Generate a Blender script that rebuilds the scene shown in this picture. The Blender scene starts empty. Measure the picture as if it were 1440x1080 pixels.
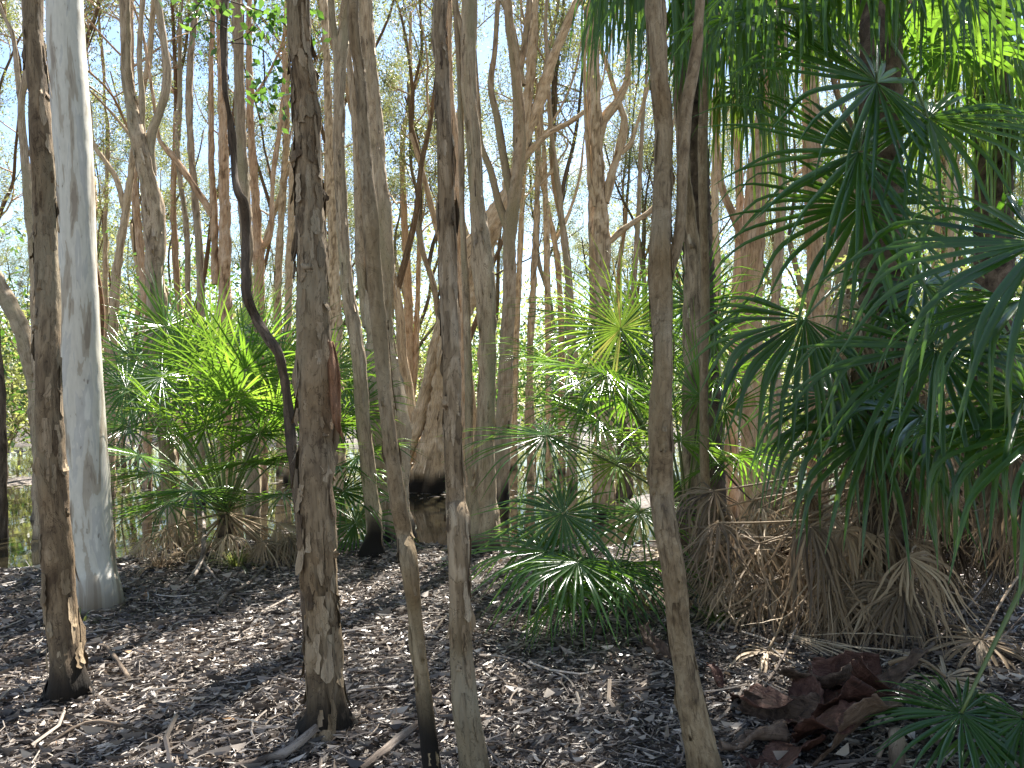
import bpy, math, random
import numpy as np
from mathutils import Vector
random.seed(7); RNG = np.random.default_rng(7)
S = bpy.context.scene; COL = S.collection
R = math.radians

# ------------------------------------------------------------------ camera
FPX, H0, EYE = 1088.0, 560.0, 1.55          # focal length and horizon row in photo pixels, eye height
cam = bpy.data.objects.new("camera", bpy.data.cameras.new("camera")); COL.objects.link(cam)
cam.location = (0, 0, EYE); cam.rotation_euler = (R(90), 0, 0)
cam.data.sensor_width = 36; cam.data.lens = FPX / 1440 * 36
cam.data.shift_y = (H0 - 540) / 1440; cam.data.clip_start = .05; cam.data.clip_end = 2000
S.camera = cam
# ------------------------------------------------------------------ sky, sun, exposure
SUN_EL, SUN_AZ = 53.0, 15.0
W = bpy.data.worlds.new("World"); S.world = W; W.use_nodes = True
wn = W.node_tree; wn.nodes.clear()
sky = wn.nodes.new("ShaderNodeTexSky"); sky.sky_type = 'NISHITA'; sky.sun_disc = False
sky.sun_elevation = R(SUN_EL); sky.sun_rotation = R(SUN_AZ); sky.air_density = 1.0; sky.dust_density = .25; sky.ozone_density = 1.0
bg = wn.nodes.new("ShaderNodeBackground"); bg.inputs[1].default_value = .06
bgc = wn.nodes.new("ShaderNodeBackground"); bgc.inputs[0].default_value = (1, .97, .93, 1); bgc.inputs[1].default_value = .33
tc = wn.nodes.new("ShaderNodeTexCoord"); mp = wn.nodes.new("ShaderNodeMapping"); mp.inputs['Scale'].default_value = (1, 1, 2.2)
cn = wn.nodes.new("ShaderNodeTexNoise"); cn.inputs['Scale'].default_value = 2.6; cn.inputs['Detail'].default_value = 7; cn.inputs['Roughness'].default_value = .6
cr = wn.nodes.new("ShaderNodeValToRGB"); cr.color_ramp.elements[0].position = .54; cr.color_ramp.elements[1].position = .67
mx = wn.nodes.new("ShaderNodeMixShader"); wo = wn.nodes.new("ShaderNodeOutputWorld")
L = wn.links.new
sx = wn.nodes.new("ShaderNodeSeparateXYZ"); bk_ = wn.nodes.new("ShaderNodeMath"); bk_.operation = 'MULTIPLY_ADD'; bk_.inputs[1].default_value = -.05
L(tc.outputs['Generated'], mp.inputs[0]); L(mp.outputs[0], cn.inputs['Vector']); L(tc.outputs['Generated'], sx.inputs[0]); L(sx.outputs[1], bk_.inputs[0]); L(cn.outputs[0], bk_.inputs[2]); L(bk_.outputs[0], cr.inputs[0])
L(sky.outputs[0], bg.inputs[0]); L(cr.outputs[0], mx.inputs[0]); L(bg.outputs[0], mx.inputs[1]); L(bgc.outputs[0], mx.inputs[2]); L(mx.outputs[0], wo.inputs[0])
sd = bpy.data.lights.new("sun", 'SUN'); sd.energy = 5.0; sd.angle = R(.55); sd.color = (1, .95, .88)
sun = bpy.data.objects.new("sun", sd); COL.objects.link(sun)
TOSUN = Vector((math.sin(R(SUN_AZ)) * math.cos(R(SUN_EL)), math.cos(R(SUN_AZ)) * math.cos(R(SUN_EL)), math.sin(R(SUN_EL))))
sun.rotation_euler = (-TOSUN).to_track_quat('-Z', 'Y').to_euler(); sun.location = (0, 0, 30)
S.view_settings.view_transform = 'Standard'; S.view_settings.look = 'None'; S.view_settings.gamma = 1
S.view_settings.exposure = 2.35
S.cycles.max_bounces = 7; S.cycles.diffuse_bounces = 3; S.cycles.glossy_bounces = 3; S.cycles.transmission_bounces = 4
S.cycles.transparent_max_bounces = 8; S.cycles.sample_clamp_indirect = 6

# ------------------------------------------------------------------ numpy helpers
_TAB = np.random.default_rng(3).random(64 ** 3)
def vn(p):
    p = np.asarray(p, float); f = np.floor(p); u = p - f; f = f.astype(np.int64); u = u * u * (3 - 2 * u)
    i0, j0, k0 = (f[:, 0] & 63) << 12, (f[:, 1] & 63) << 6, f[:, 2] & 63
    i1, j1, k1 = ((f[:, 0] + 1) & 63) << 12, ((f[:, 1] + 1) & 63) << 6, (f[:, 2] + 1) & 63
    x, y, z = u[:, 0], u[:, 1], u[:, 2]; T = _TAB.take
    def row(i, j): a = T(i + j + k0); return a + (T(i + j + k1) - a) * z
    a, b = row(i0, j0), row(i1, j0); c = row(i0, j1); d = row(i1, j1)
    a = a + (c - a) * y; b = b + (d - b) * y
    return a + (b - a) * x
def fbm(p, o=3):
    s, a, t = 0, 1, 0
    for q in range(o):
        s = s + a * vn(p * (2 ** q) + 17.3 * q); t += a; a *= .5
    return s / t
def n2(x, y, f, seed=0):
    x = np.atleast_1d(np.asarray(x, float)); y = np.atleast_1d(np.asarray(y, float))
    return fbm(np.stack([x * f, y * f, np.full_like(x, seed + .37)], 1), 3)
def unit(v):
    v = np.asarray(v, float); return v / (np.linalg.norm(v, axis=-1, keepdims=True) + 1e-12)
def sst(a, b, x):
    t = np.clip((x - a) / (b - a), 0, 1); return t * t * (3 - 2 * t)

WATER_Z = -.085
def shore(x):
    return 8.25 + .45 * (n2(x, 0 * np.atleast_1d(x), .45, 3) - .5) * 2 - 1.1 * sst(-2.6, -4.6, np.atleast_1d(x)) + 2.0 * sst(2.2, 4.5, np.atleast_1d(x))
def gz(x, y):
    x = np.atleast_1d(np.asarray(x, float)); y = np.atleast_1d(np.asarray(y, float))
    z = .10 * (n2(x, y, .55, 1) - .5) + .05 * (n2(x, y, 2.2, 2) - .5)
    z = z + .16 * np.exp(-((x - 2.5) ** 2 / 1.3 + (y - 5.2) ** 2 / 2.2)) + .10 * np.exp(-((x + 2.7) ** 2 / .8 + (y - 7.4) ** 2 / .5))
    t = sst(-.5, 1.6, y - shore(x))
    wet = -.32 + .29 * sst(.50, .72, n2(x, y, .33, 9))
    z = z * (1 - t) + wet * t
    t2 = sst(25, 30, y + 5 * (n2(x, y, .12, 5) - .5))
    return z * (1 - t2) + (.12 + .25 * n2(x, y, .2, 6)) * t2
FEET = [(-2.29, 3.95, .14), (-3.13, 5.75, .22), (-.85, 3.55, .16), (-.30, 2.95, .10), (-.147, 2.90, .12), (.727, 2.95, .13), (1.40, 5.4, .08), (-1.24, 7.4, .16)]
_gz0 = gz
def gz(x, y):
    z = _gz0(x, y); x = np.atleast_1d(np.asarray(x, float)); y = np.atleast_1d(np.asarray(y, float))
    for fx, fy, fr in FEET: z = z + .05 * np.exp(-((x - fx) ** 2 + (y - fy) ** 2) / (2 * (fr * .9) ** 2))
    return z
def g1(x, y): return float(gz(x, y)[0])
def at(px, py, d): return np.array([(px - 720) / FPX * d, d, EYE - (py - H0) / FPX * d])
def on(px, py):
    """The ground point seen at a photo pixel."""
    d = EYE * FPX / max(py - H0, 20)
    for _ in range(5):
        p = at(px, py, d); d = (EYE - g1(p[0], d)) * FPX / max(py - H0, 20)
    p = at(px, py, d); p[2] = g1(p[0], p[1]); return p

# ------------------------------------------------------------------ mesh builder
class MB:
    def __init__(s): s.V, s.F, s.B, s.A, s.T, s.M, s.n = [], [], [], [], [], [], 0
    def add(s, V, F, bk=None, var=0., stain=0., mat=0):
        V = np.asarray(V, float); F = np.asarray(F, np.int64); m = len(V)
        if not m: return
        s.V.append(V); s.F.append(F + s.n); s.n += m
        s.B.append(V if bk is None else bk)
        s.A.append(np.broadcast_to(np.asarray(var, float), (m,))); s.T.append(np.broadcast_to(np.asarray(stain, float), (m,)))
        s.M.append(np.full(len(F), mat, np.int32))
    def build(s, name, mats, parent=None, origin=None, smooth=True, flat_mats=()):
        V = np.concatenate(s.V); B = np.concatenate(s.B); A = np.concatenate(s.A); T = np.concatenate(s.T)
        F = np.concatenate(s.F); M = np.concatenate(s.M)
        if origin is not None: V = V - np.asarray(origin)
        me = bpy.data.meshes.new(name)
        me.vertices.add(len(V)); me.vertices.foreach_set("co", V.astype(np.float32).ravel())
        me.loops.add(F.size); me.loops.foreach_set("vertex_index", F.astype(np.int32).ravel())
        me.polygons.add(len(F)); me.polygons.foreach_set("loop_start", np.arange(0, F.size, 4, dtype=np.int32))
        me.polygons.foreach_set("use_smooth", np.full(len(F), smooth, bool))
        mats = mats if isinstance(mats, (list, tuple)) else [mats]
        for m in mats: me.materials.append(m)
        me.polygons.foreach_set("material_index", M)
        a = me.attributes.new("bk", 'FLOAT_VECTOR', 'POINT'); a.data.foreach_set("vector", B.astype(np.float32).ravel())
        a = me.attributes.new("var", 'FLOAT', 'POINT'); a.data.foreach_set("value", A.astype(np.float32))
        a = me.attributes.new("stain", 'FLOAT', 'POINT'); a.data.foreach_set("value", T.astype(np.float32))
        me.update(calc_edges=True)
        o = bpy.data.objects.new(name, me); COL.objects.link(o)
        if parent is not None: o.parent = parent
        elif origin is not None: o.location = origin
        return o
def tag(o, label=None, cat=None, group=None, kind=None):
    if label: o["label"] = label
    if cat: o["category"] = cat
    if group: o["group"] = group
    if kind: o["kind"] = kind
    return o
def empty(name, loc, label, cat, group=None):
    o = bpy.data.objects.new(name, None); COL.objects.link(o); o.location = loc; o.empty_display_size = .1
    return tag(o, label, cat, group)

def catmull(P, step):
    P = np.asarray(P, float); out = []
    Q = np.vstack([2 * P[0] - P[1], P, 2 * P[-1] - P[-2]])
    for i in range(1, len(Q) - 2):
        p0, p1, p2, p3 = Q[i - 1:i + 3]
        n = max(1, int(np.linalg.norm(p2[:3] - p1[:3]) / step))
        t = np.arange(n)[:, None] / n
        out.append(.5 * (2 * p1 + (p2 - p0) * t + (2 * p0 - 5 * p1 + 4 * p2 - p3) * t ** 2 + (3 * p1 - p0 - 3 * p2 + p3) * t ** 3))
    return np.vstack(out + [P[-1:]])
def frames(P):
    T = unit(np.gradient(P, axis=0)); N = np.empty_like(P)
    a = np.array([0, -1., 0]) if abs(T[0, 1]) < .85 else np.array([1., 0, 0])
    n = a - T[0] * a.dot(T[0]); n /= np.linalg.norm(n)
    for i in range(len(P)):
        n = n - T[i] * n.dot(T[i]); n = n / (np.linalg.norm(n) + 1e-12); N[i] = n
    return T, N, np.cross(T, N)
def tube(mb, P, r, k=6, disp=None, var=0., stain=None, mat=0, cap=True):
    P = np.asarray(P, float); n = len(P); r = np.broadcast_to(np.asarray(r, float), (n,))
    T, N, B = frames(P)
    th = np.arange(k) / k * 2 * math.pi
    c, s_ = np.cos(th), np.sin(th)
    sl = np.concatenate([[0], np.cumsum(np.linalg.norm(np.diff(P, axis=0), axis=1))])
    rm = float(r.mean())
    bk = np.stack([np.broadcast_to(c * rm, (n, k)), np.broadcast_to(s_ * rm, (n, k)), np.broadcast_to(sl[:, None], (n, k))], 2).reshape(-1, 3)
    rr = np.repeat(r[:, None], k, 1); v = var
    if disp is not None:
        dr, v = disp(bk, rr.ravel()); rr = rr + dr.reshape(n, k)
    V = P[:, None] + rr[..., None] * (c[None, :, None] * N[:, None] + s_[None, :, None] * B[:, None])
    i = np.arange(n - 1)[:, None] * k; j = np.arange(k)[None]; j2 = (j + 1) % k
    F = np.stack([i + j, i + j2, i + k + j2, i + k + j], 2).reshape(-1, 4)
    V = V.reshape(-1, 3)
    if cap and k >= 4:
        e = (n - 1) * k; F = np.vstack([F] + [[[e + q, e + q + 1, e + k - 2 - q, e + k - 1 - q]] for q in range(0, (k - 2) // 2)])
    st = 0. if stain is None else (stain(bk) if callable(stain) else stain)
    mb.add(V, F, bk, v, st, mat)
    return sl

# ------------------------------------------------------------------ materials
def mat(name):
    m = bpy.data.materials.new(name); m.use_nodes = True; nt = m.node_tree; nt.nodes.clear()
    return m, nt, (lambda t, **kw: _n(nt, t, kw)), nt.links.new
def _n(nt, t, kw):
    n = nt.nodes.new(t)
    for k, v in kw.items():
        if k in n.inputs: n.inputs[k].default_value = v
        else: setattr(n, k, v)
    return n
def ramp(N, stops):
    n = N("ShaderNodeValToRGB"); e = n.color_ramp.elements
    while len(e) < len(stops): e.new(.5)
    for x, (p, c) in zip(e, stops): x.position = p; x.color = (*c, 1)
    return n
def coords(N, K, scale, rnd=True):
    a = N("ShaderNodeAttribute", attribute_name="bk"); m = N("ShaderNodeMapping"); m.inputs['Scale'].default_value = scale
    if rnd:
        oi = N("ShaderNodeObjectInfo"); mu = N("ShaderNodeMath", operation='MULTIPLY'); mu.inputs[1].default_value = 37.0
        K(oi.outputs['Random'], mu.inputs[0]); K(mu.outputs[0], m.inputs['Location'])
    K(a.outputs['Vector'], m.inputs['Vector']); return m.outputs[0]
def bark(name, dark, mid, light, fib=(70, 70, 5), patch=(18, 18, 3.6), plate=.45, stain=(.012, .010, .008), bump=.6, rough=.9, tint=None, crack=.75):
    m, nt, N, K = mat(name)
    out = N("ShaderNodeOutputMaterial"); p = N("ShaderNodeBsdfPrincipled"); p.inputs['Roughness'].default_value = rough; p.inputs['Specular IOR Level'].default_value = .2
    f = N("ShaderNodeTexNoise"); f.inputs['Scale'].default_value = 1; f.inputs['Detail'].default_value = 5; f.inputs['Roughness'].default_value = .62; f.inputs['Distortion'].default_value = .6
    K(coords(N, K, fib), f.inputs['Vector'])
    q = N("ShaderNodeTexNoise"); q.inputs['Scale'].default_value = 1; q.inputs['Detail'].default_value = 6; q.inputs['Roughness'].default_value = .6; q.inputs['Distortion'].default_value = 1.2
    K(coords(N, K, patch), q.inputs['Vector'])
    va = N("ShaderNodeAttribute", attribute_name="var")
    mxv = N("ShaderNodeMix", data_type='FLOAT'); mxv.inputs[0].default_value = plate
    K(q.outputs[0], mxv.inputs[2]); K(va.outputs['Fac'], mxv.inputs[3])
    cr = ramp(N, [(.30, dark), (.48, mid), (.72, light)]); K(mxv.outputs[0], cr.inputs[0])
    fr = ramp(N, [(.28, (.25, .22, .2)), (.46, (.85, .83, .82)), (.8, (1.12, 1.1, 1.06))]); K(f.outputs[0], fr.inputs[0])
    mu = N("ShaderNodeMix", data_type='RGBA', blend_type='MULTIPLY'); mu.inputs[0].default_value = .9
    K(cr.outputs[0], mu.inputs[6]); K(fr.outputs[0], mu.inputs[7])
    last = mu.outputs[2]
    if tint:
        g = N("ShaderNodeTexNoise"); g.inputs['Scale'].default_value = 1; g.inputs['Detail'].default_value = 4; K(coords(N, K, (5, 5, 1.1)), g.inputs['Vector'])
        gr = ramp(N, [(.5, (0, 0, 0)), (.68, (1, 1, 1))]); K(g.outputs[0], gr.inputs[0])
        mt = N("ShaderNodeMix", data_type='RGBA'); K(gr.outputs[0], mt.inputs[0]); K(last, mt.inputs[6]); mt.inputs[7].default_value = (*tint, 1); last = mt.outputs[2]
    if crack:
        m1 = N("ShaderNodeMath", operation='MULTIPLY'); m1.inputs[1].default_value = 8; K(q.outputs[0], m1.inputs[0])
        m2 = N("ShaderNodeMath", operation='FRACT'); K(m1.outputs[0], m2.inputs[0])
        kr = ramp(N, [(0, (.10, .08, .065)), (.07, (.32, .28, .25)), (.15, (1, 1, 1)), (.8, (.92, .9, .88)), (1, (1.12, 1.1, 1.06))]); K(m2.outputs[0], kr.inputs[0])
        mk = N("ShaderNodeMix", data_type='RGBA', blend_type='MULTIPLY'); mk.inputs[0].default_value = crack; K(last, mk.inputs[6]); K(kr.outputs[0], mk.inputs[7]); last = mk.outputs[2]
    st = N("ShaderNodeAttribute", attribute_name="stain"); ms = N("ShaderNodeMix", data_type='RGBA')
    K(st.outputs['Fac'], ms.inputs[0]); K(last, ms.inputs[6]); ms.inputs[7].default_value = (*stain, 1)
    K(ms.outputs[2], p.inputs['Base Color'])
    ad = N("ShaderNodeMath", operation='ADD'); K(f.outputs[0], ad.inputs[0]); K(q.outputs[0], ad.inputs[1])
    b = N("ShaderNodeBump"); b.inputs['Strength'].default_value = bump; b.inputs['Distance'].default_value = .012
    K(ad.outputs[0], b.inputs['Height']); K(b.outputs[0], p.inputs['Normal']); K(p.outputs[0], out.inputs[0])
    return m
def leafmat(name, stops, trans, fac=.42, rough=.4, spec=.5, tscale=1.0):
    m, nt, N, K = mat(name)
    out = N("ShaderNodeOutputMaterial"); p = N("ShaderNodeBsdfPrincipled"); p.inputs['Roughness'].default_value = rough; p.inputs['Specular IOR Level'].default_value = spec
    va = N("ShaderNodeAttribute", attribute_name="var"); cr = ramp(N, stops); K(va.outputs['Fac'], cr.inputs[0]); K(cr.outputs[0], p.inputs['Base Color'])
    t = N("ShaderNodeBsdfTranslucent"); tr = ramp(N, trans); K(va.outputs['Fac'], tr.inputs[0]); K(tr.outputs[0], t.inputs[0])
    x = N("ShaderNodeMixShader"); x.inputs[0].default_value = fac; K(p.outputs[0], x.inputs[1]); K(t.outputs[0], x.inputs[2]); K(x.outputs[0], out.inputs[0])
    return m
M = {}
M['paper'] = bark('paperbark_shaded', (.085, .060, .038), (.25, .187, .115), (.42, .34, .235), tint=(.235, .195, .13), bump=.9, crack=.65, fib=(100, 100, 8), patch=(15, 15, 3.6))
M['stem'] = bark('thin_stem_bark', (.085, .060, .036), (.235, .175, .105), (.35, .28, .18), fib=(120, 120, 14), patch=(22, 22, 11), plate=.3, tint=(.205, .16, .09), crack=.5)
M['pink'] = bark('paperbark_pink', (.16, .11, .065), (.53, .405, .255), (.71, .585, .42), crack=.6)
M['orange'] = bark('paperbark_orange', (.17, .10, .055), (.54, .36, .215), (.70, .54, .39), crack=.6)
M['grey'] = bark('paperbark_grey', (.10, .077, .052), (.36, .28, .19), (.56, .465, .34), tint=(.28, .24, .15), crack=.65)
M['dark'] = bark('dark_bark', (.035, .027, .02), (.12, .093, .068), (.24, .19, .145))
M['palmtrunk'] = bark('palm_trunk', (.03, .022, .017), (.10, .075, .055), (.20, .155, .115), fib=(30, 30, 9), patch=(14, 14, 16))
M['stick'] = bark('weathered_stick', (.07, .055, .045), (.22, .185, .155), (.42, .37, .32), fib=(60, 60, 4), patch=(20, 20, 3))
M['sheath'] = bark('red_brown_sheath', (.026, .013, .010), (.08, .038, .028), (.19, .11, .085), fib=(90, 9, 60), patch=(14, 14, 14), plate=.25, bump=.8, rough=.62)
M['sheath_old'] = bark('faded_brown_sheath', (.03, .02, .015), (.115, .078, .055), (.24, .18, .135), fib=(90, 9, 60), patch=(14, 14, 14), plate=.25, bump=.8, rough=.6)
M['peel'] = bark('peeled_bark', (.10, .05, .03), (.30, .165, .095), (.46, .31, .2))
M['leaf'] = leafmat('paperbark_leaves', [(0, (.035, .055, .024)), (.5, (.075, .10, .04)), (1, (.15, .16, .075))], [(0, (.15, .20, .05)), (1, (.38, .38, .12))], .38, .42)
M['yleaf'] = leafmat('sunny_leaves', [(0, (.05, .075, .025)), (.5, (.10, .125, .04)), (1, (.16, .165, .065))], [(0, (.24, .30, .06)), (1, (.46, .46, .14))], .46, .45)
M['gleaf'] = leafmat('green_sapling_leaves', [(0, (.03, .08, .015)), (1, (.06, .13, .03))], [(0, (.10, .24, .02)), (1, (.2, .36, .05))], .35, .35)
def gum_mat():
    m, nt, N, K = mat('smooth_gum_bark'); out = N("ShaderNodeOutputMaterial"); p = N("ShaderNodeBsdfPrincipled"); p.inputs['Roughness'].default_value = .65
    q = N("ShaderNodeTexNoise"); q.inputs['Scale'].default_value = 1; q.inputs['Detail'].default_value = 5; q.inputs['Roughness'].default_value = .55; q.inputs['Distortion'].default_value = .5; K(coords(N, K, (20, 20, 1.7)), q.inputs['Vector'])
    cr = ramp(N, [(.36, (.24, .20, .15)), (.385, (.33, .29, .225)), (.43, (.35, .315, .25)), (.445, (.47, .45, .385)), (.56, (.53, .51, .44)), (.575, (.42, .41, .37)), (.66, (.45, .44, .40)), (.675, (.56, .55, .49))]); K(q.outputs[0], cr.inputs[0])
    f = N("ShaderNodeTexNoise"); f.inputs['Scale'].default_value = 1; f.inputs['Detail'].default_value = 6; K(coords(N, K, (60, 60, 12)), f.inputs['Vector'])
    fr = ramp(N, [(.27, (.35, .3, .25)), (.33, (.9, .89, .87)), (.7, (1.06, 1.05, 1.03))]); K(f.outputs[0], fr.inputs[0])
    mu = N("ShaderNodeMix", data_type='RGBA', blend_type='MULTIPLY'); mu.inputs[0].default_value = .85; K(cr.outputs[0], mu.inputs[6]); K(fr.outputs[0], mu.inputs[7])
    st = N("ShaderNodeAttribute", attribute_name="stain"); ms = N("ShaderNodeMix", data_type='RGBA'); K(st.outputs['Fac'], ms.inputs[0]); K(mu.outputs[2], ms.inputs[6]); ms.inputs[7].default_value = (.10, .075, .05, 1)
    K(ms.outputs[2], p.inputs['Base Color']); b = N("ShaderNodeBump"); b.inputs['Strength'].default_value = .25; b.inputs['Distance'].default_value = .006; K(q.outputs[0], b.inputs['Height']); K(b.outputs[0], p.inputs['Normal']); K(p.outputs[0], out.inputs[0]); return m
M['gum'] = gum_mat()
M['palm'] = leafmat('palm_blade', [(0, (.018, .048, .015)), (.5, (.036, .092, .024)), (.85, (.075, .145, .030)), (1, (.22, .17, .06))], [(0, (.12, .28, .02)), (.5, (.22, .40, .03)), (.8, (.36, .52, .05)), (1, (.50, .42, .10))], .42, .21, .6)
M['petiole'] = leafmat('palm_petiole', [(0, (.07, .12, .03)), (1, (.13, .16, .05))], [(0, (.1, .15, .03)), (1, (.1, .15, .03))], .1, .35)
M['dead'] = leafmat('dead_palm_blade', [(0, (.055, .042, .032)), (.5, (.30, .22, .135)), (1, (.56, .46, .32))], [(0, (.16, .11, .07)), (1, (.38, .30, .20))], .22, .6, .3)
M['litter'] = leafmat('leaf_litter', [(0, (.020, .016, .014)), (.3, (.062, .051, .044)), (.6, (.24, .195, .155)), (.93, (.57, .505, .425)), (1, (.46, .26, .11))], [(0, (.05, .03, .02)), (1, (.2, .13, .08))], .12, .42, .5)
M['grassy'] = leafmat('sedge_blades', [(0, (.05, .08, .02)), (1, (.14, .16, .06))], [(0, (.2, .28, .05)), (1, (.35, .35, .1))], .4, .4)

def ground_mat():
    m, nt, N, K = mat('litter_soil'); out = N("ShaderNodeOutputMaterial"); p = N("ShaderNodeBsdfPrincipled"); p.inputs['Roughness'].default_value = .85
    g = N("ShaderNodeNewGeometry"); mp = N("ShaderNodeMapping"); mp.inputs['Scale'].default_value = (26, 40, 20); mp.inputs['Rotation'].default_value = (0, 0, .5)
    K(g.outputs['Position'], mp.inputs[0])
    v = N("ShaderNodeTexVoronoi"); v.inputs['Scale'].default_value = 1; K(mp.outputs[0], v.inputs['Vector'])
    cr = ramp(N, [(0, (.018, .014, .011)), (.55, (.055, .042, .034)), (.85, (.15, .125, .105)), (1, (.27, .235, .20))]); 
    sp = N("ShaderNodeSeparateColor"); K(v.outputs['Color'], sp.inputs[0]); K(sp.outputs[0], cr.inputs[0])
    n = N("ShaderNodeTexNoise"); n.inputs['Scale'].default_value = 1.3; n.inputs['Detail'].default_value = 5; K(g.outputs['Position'], n.inputs['Vector'])
    nr = ramp(N, [(.35, (.4, .38, .36)), (.65, (1.1, 1.08, 1.05))]); K(n.outputs[0], nr.inputs[0])
    mu = N("ShaderNodeMix", data_type='RGBA', blend_type='MULTIPLY'); mu.inputs[0].default_value = 1; K(cr.outputs[0], mu.inputs[6]); K(nr.outputs[0], mu.inputs[7])
    K(mu.outputs[2], p.inputs['Base Color'])
    b = N("ShaderNodeBump"); b.inputs['Strength'].default_value = .9; b.inputs['Distance'].default_value = .02; K(sp.outputs[1], b.inputs['Height']); K(b.outputs[0], p.inputs['Normal'])
    K(p.outputs[0], out.inputs[0]); return m
def water_mat():
    m, nt, N, K = mat('swamp_water'); out = N("ShaderNodeOutputMaterial"); p = N("ShaderNodeBsdfPrincipled")
    p.inputs['Base Color'].default_value = (.022, .019, .011, 1); p.inputs['Roughness'].default_value = .03; p.inputs['IOR'].default_value = 1.33
    g = N("ShaderNodeNewGeometry"); mp = N("ShaderNodeMapping"); mp.inputs['Scale'].default_value = (2.2, .9, 1); K(g.outputs['Position'], mp.inputs[0])
    n = N("ShaderNodeTexNoise"); n.inputs['Scale'].default_value = 1; n.inputs['Detail'].default_value = 3; K(mp.outputs[0], n.inputs['Vector'])
    b = N("ShaderNodeBump"); b.inputs['Strength'].default_value = .10; b.inputs['Distance'].default_value = .03; K(n.outputs[0], b.inputs['Height']); K(b.outputs[0], p.inputs['Normal'])
    K(p.outputs[0], out.inputs[0]); return m

# ------------------------------------------------------------------ ground and water
def axis(lo, hi, step, far, grow=1.25):
    a = list(np.arange(lo, hi + 1e-6, step)); d = step
    while a[-1] < far: d *= grow; a.append(a[-1] + d)
    d = step
    while a[0] > -far: d *= grow; a.insert(0, a[0] - d)
    return np.array(a)
gx, gy = axis(-9, 9, .09, 150), axis(-1, 14, .09, 150)
XX, YY = np.meshgrid(gx, gy); ZZ = gz(XX.ravel(), YY.ravel())
nx, ny = len(gx), len(gy)
i = np.arange(ny - 1)[:, None] * nx + np.arange(nx - 1)[None]
mb = MB(); mb.add(np.stack([XX.ravel(), YY.ravel(), ZZ], 1), np.stack([i, i + 1, i + nx + 1, i + nx], 2).reshape(-1, 4))
tag(mb.build('ground', ground_mat()), kind='structure')
mb = MB(); mb.add([(-90, 5, WATER_Z), (90, 5, WATER_Z), (90, 60, WATER_Z), (-90, 60, WATER_Z)], [[0, 1, 2, 3]])
tag(mb.build('swamp_water', water_mat()), kind='structure')

# ------------------------------------------------------------------ leaves
def leafcards(mb, C, size, var, aspect=.36, up=.2, mat=0, hang=None):
    """One lens-shaped leaf (a bent quad) per centre."""
    n = len(C)
    if n == 0: return
    d = RNG.normal(size=(n, 3)); d[:, 2] -= up
    if hang is not None: d = d * .55 + np.asarray(hang)
    d = unit(d); e = unit(np.cross(d, RNG.normal(size=(n, 3))))
    L_ = size * RNG.uniform(.65, 1.3, n)[:, None]; w = L_ * aspect * .5
    V = np.stack([C - d * L_ * .5, C + e * w, C + d * L_ * .5, C - e * w], 1).reshape(-1, 3)
    F = np.arange(n * 4).reshape(n, 4)
    mb.add(V, F, None, np.repeat(var, 4), 0, mat)

# ------------------------------------------------------------------ trees
def bark_disp(seed, amp=1.0, foot=0.):
    o = np.array([seed * 3.1, seed * 1.7, seed * 7.3])
    def f(bk, r):
        c = bk + o; k = np.clip(r / .07, .5, 2.2)
        pl = fbm(c * (24, 24, 5.5), 3); q = np.floor(pl * 9) / 9 + .35 * (pl * 9 - np.floor(pl * 9)) / 9
        gr = vn(c * (46, 46, 4)); lump = fbm(c * (5, 5, 1.3), 2)
        hs = np.random.default_rng(int(seed * 10)).random(32)
        ft = 0 if not foot else foot * r * np.exp(-np.maximum(bk[:, 2] - .12, 0) / .11) * np.clip(1.8 * (vn(np.stack([bk[:, 0] / r, bk[:, 1] / r, bk[:, 2] * 2], 1) * 1.4 + o) - .3), 0, 1)
        return ft + amp * k * (.034 * (q - .5) + .006 * (gr - .5) + .020 * (lump - .5) + np.clip(k - 1, 0, 1.2) * .05 * (vn(c * (13, 13, .8) + 5) - .5)), hs[(np.floor(pl * 9).astype(int) * 5) % 32] * .55 + .25
    return f
def flake(mb, P, T, N, B, r, i, th, w, h, step, curl, mode, mat=0):
    """One thin curling sheet of bark lifting off the trunk surface at ring i, angle th."""
    nv, nu = 8, 5; i0 = max(2, min(len(P) - 3, i))
    rows = np.linspace(0, 1, nv); cols = np.linspace(-.5, .5, nu); V = []; bk = []
    lift_side = random.choice((1, -1)); skew = random.uniform(-.5, .5); j1, j2 = RNG.uniform(.45, 1.05, nv), RNG.uniform(.45, 1.05, nv)
    j1[-1] *= .3; j2[-1] *= .3; j1[0] *= .6
    for q, a in enumerate(rows):
        ii = int(np.clip(i0 - a * h / step, 1, len(P) - 2))
        for c in cols:
            t = th + (c * (j1[q] if c < 0 else j2[q]) + skew * a * .5) * w / max(r[ii], .01)
            lf = a if mode == 0 else (c * lift_side + .5) * (.4 + .6 * math.sin(3.1 * a))
            rad = r[ii] * 1.015 + .0015 + curl * lf ** 2.6
            V.append(P[ii] + rad * (math.cos(t) * N[ii] + math.sin(t) * B[ii]) - (0, 0, .3 * curl * lf)); bk.append((math.cos(t) * r[ii], math.sin(t) * r[ii], (i0 * step - a * h) + .3))
    i = np.arange(nv - 1)[:, None] * nu + np.arange(nu - 1)[None]
    mb.add(V, np.stack([i, i + 1, i + nu + 1, i + nu], 2).reshape(-1, 4), np.array(bk), random.uniform(.1, .95), 0, mat)
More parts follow.
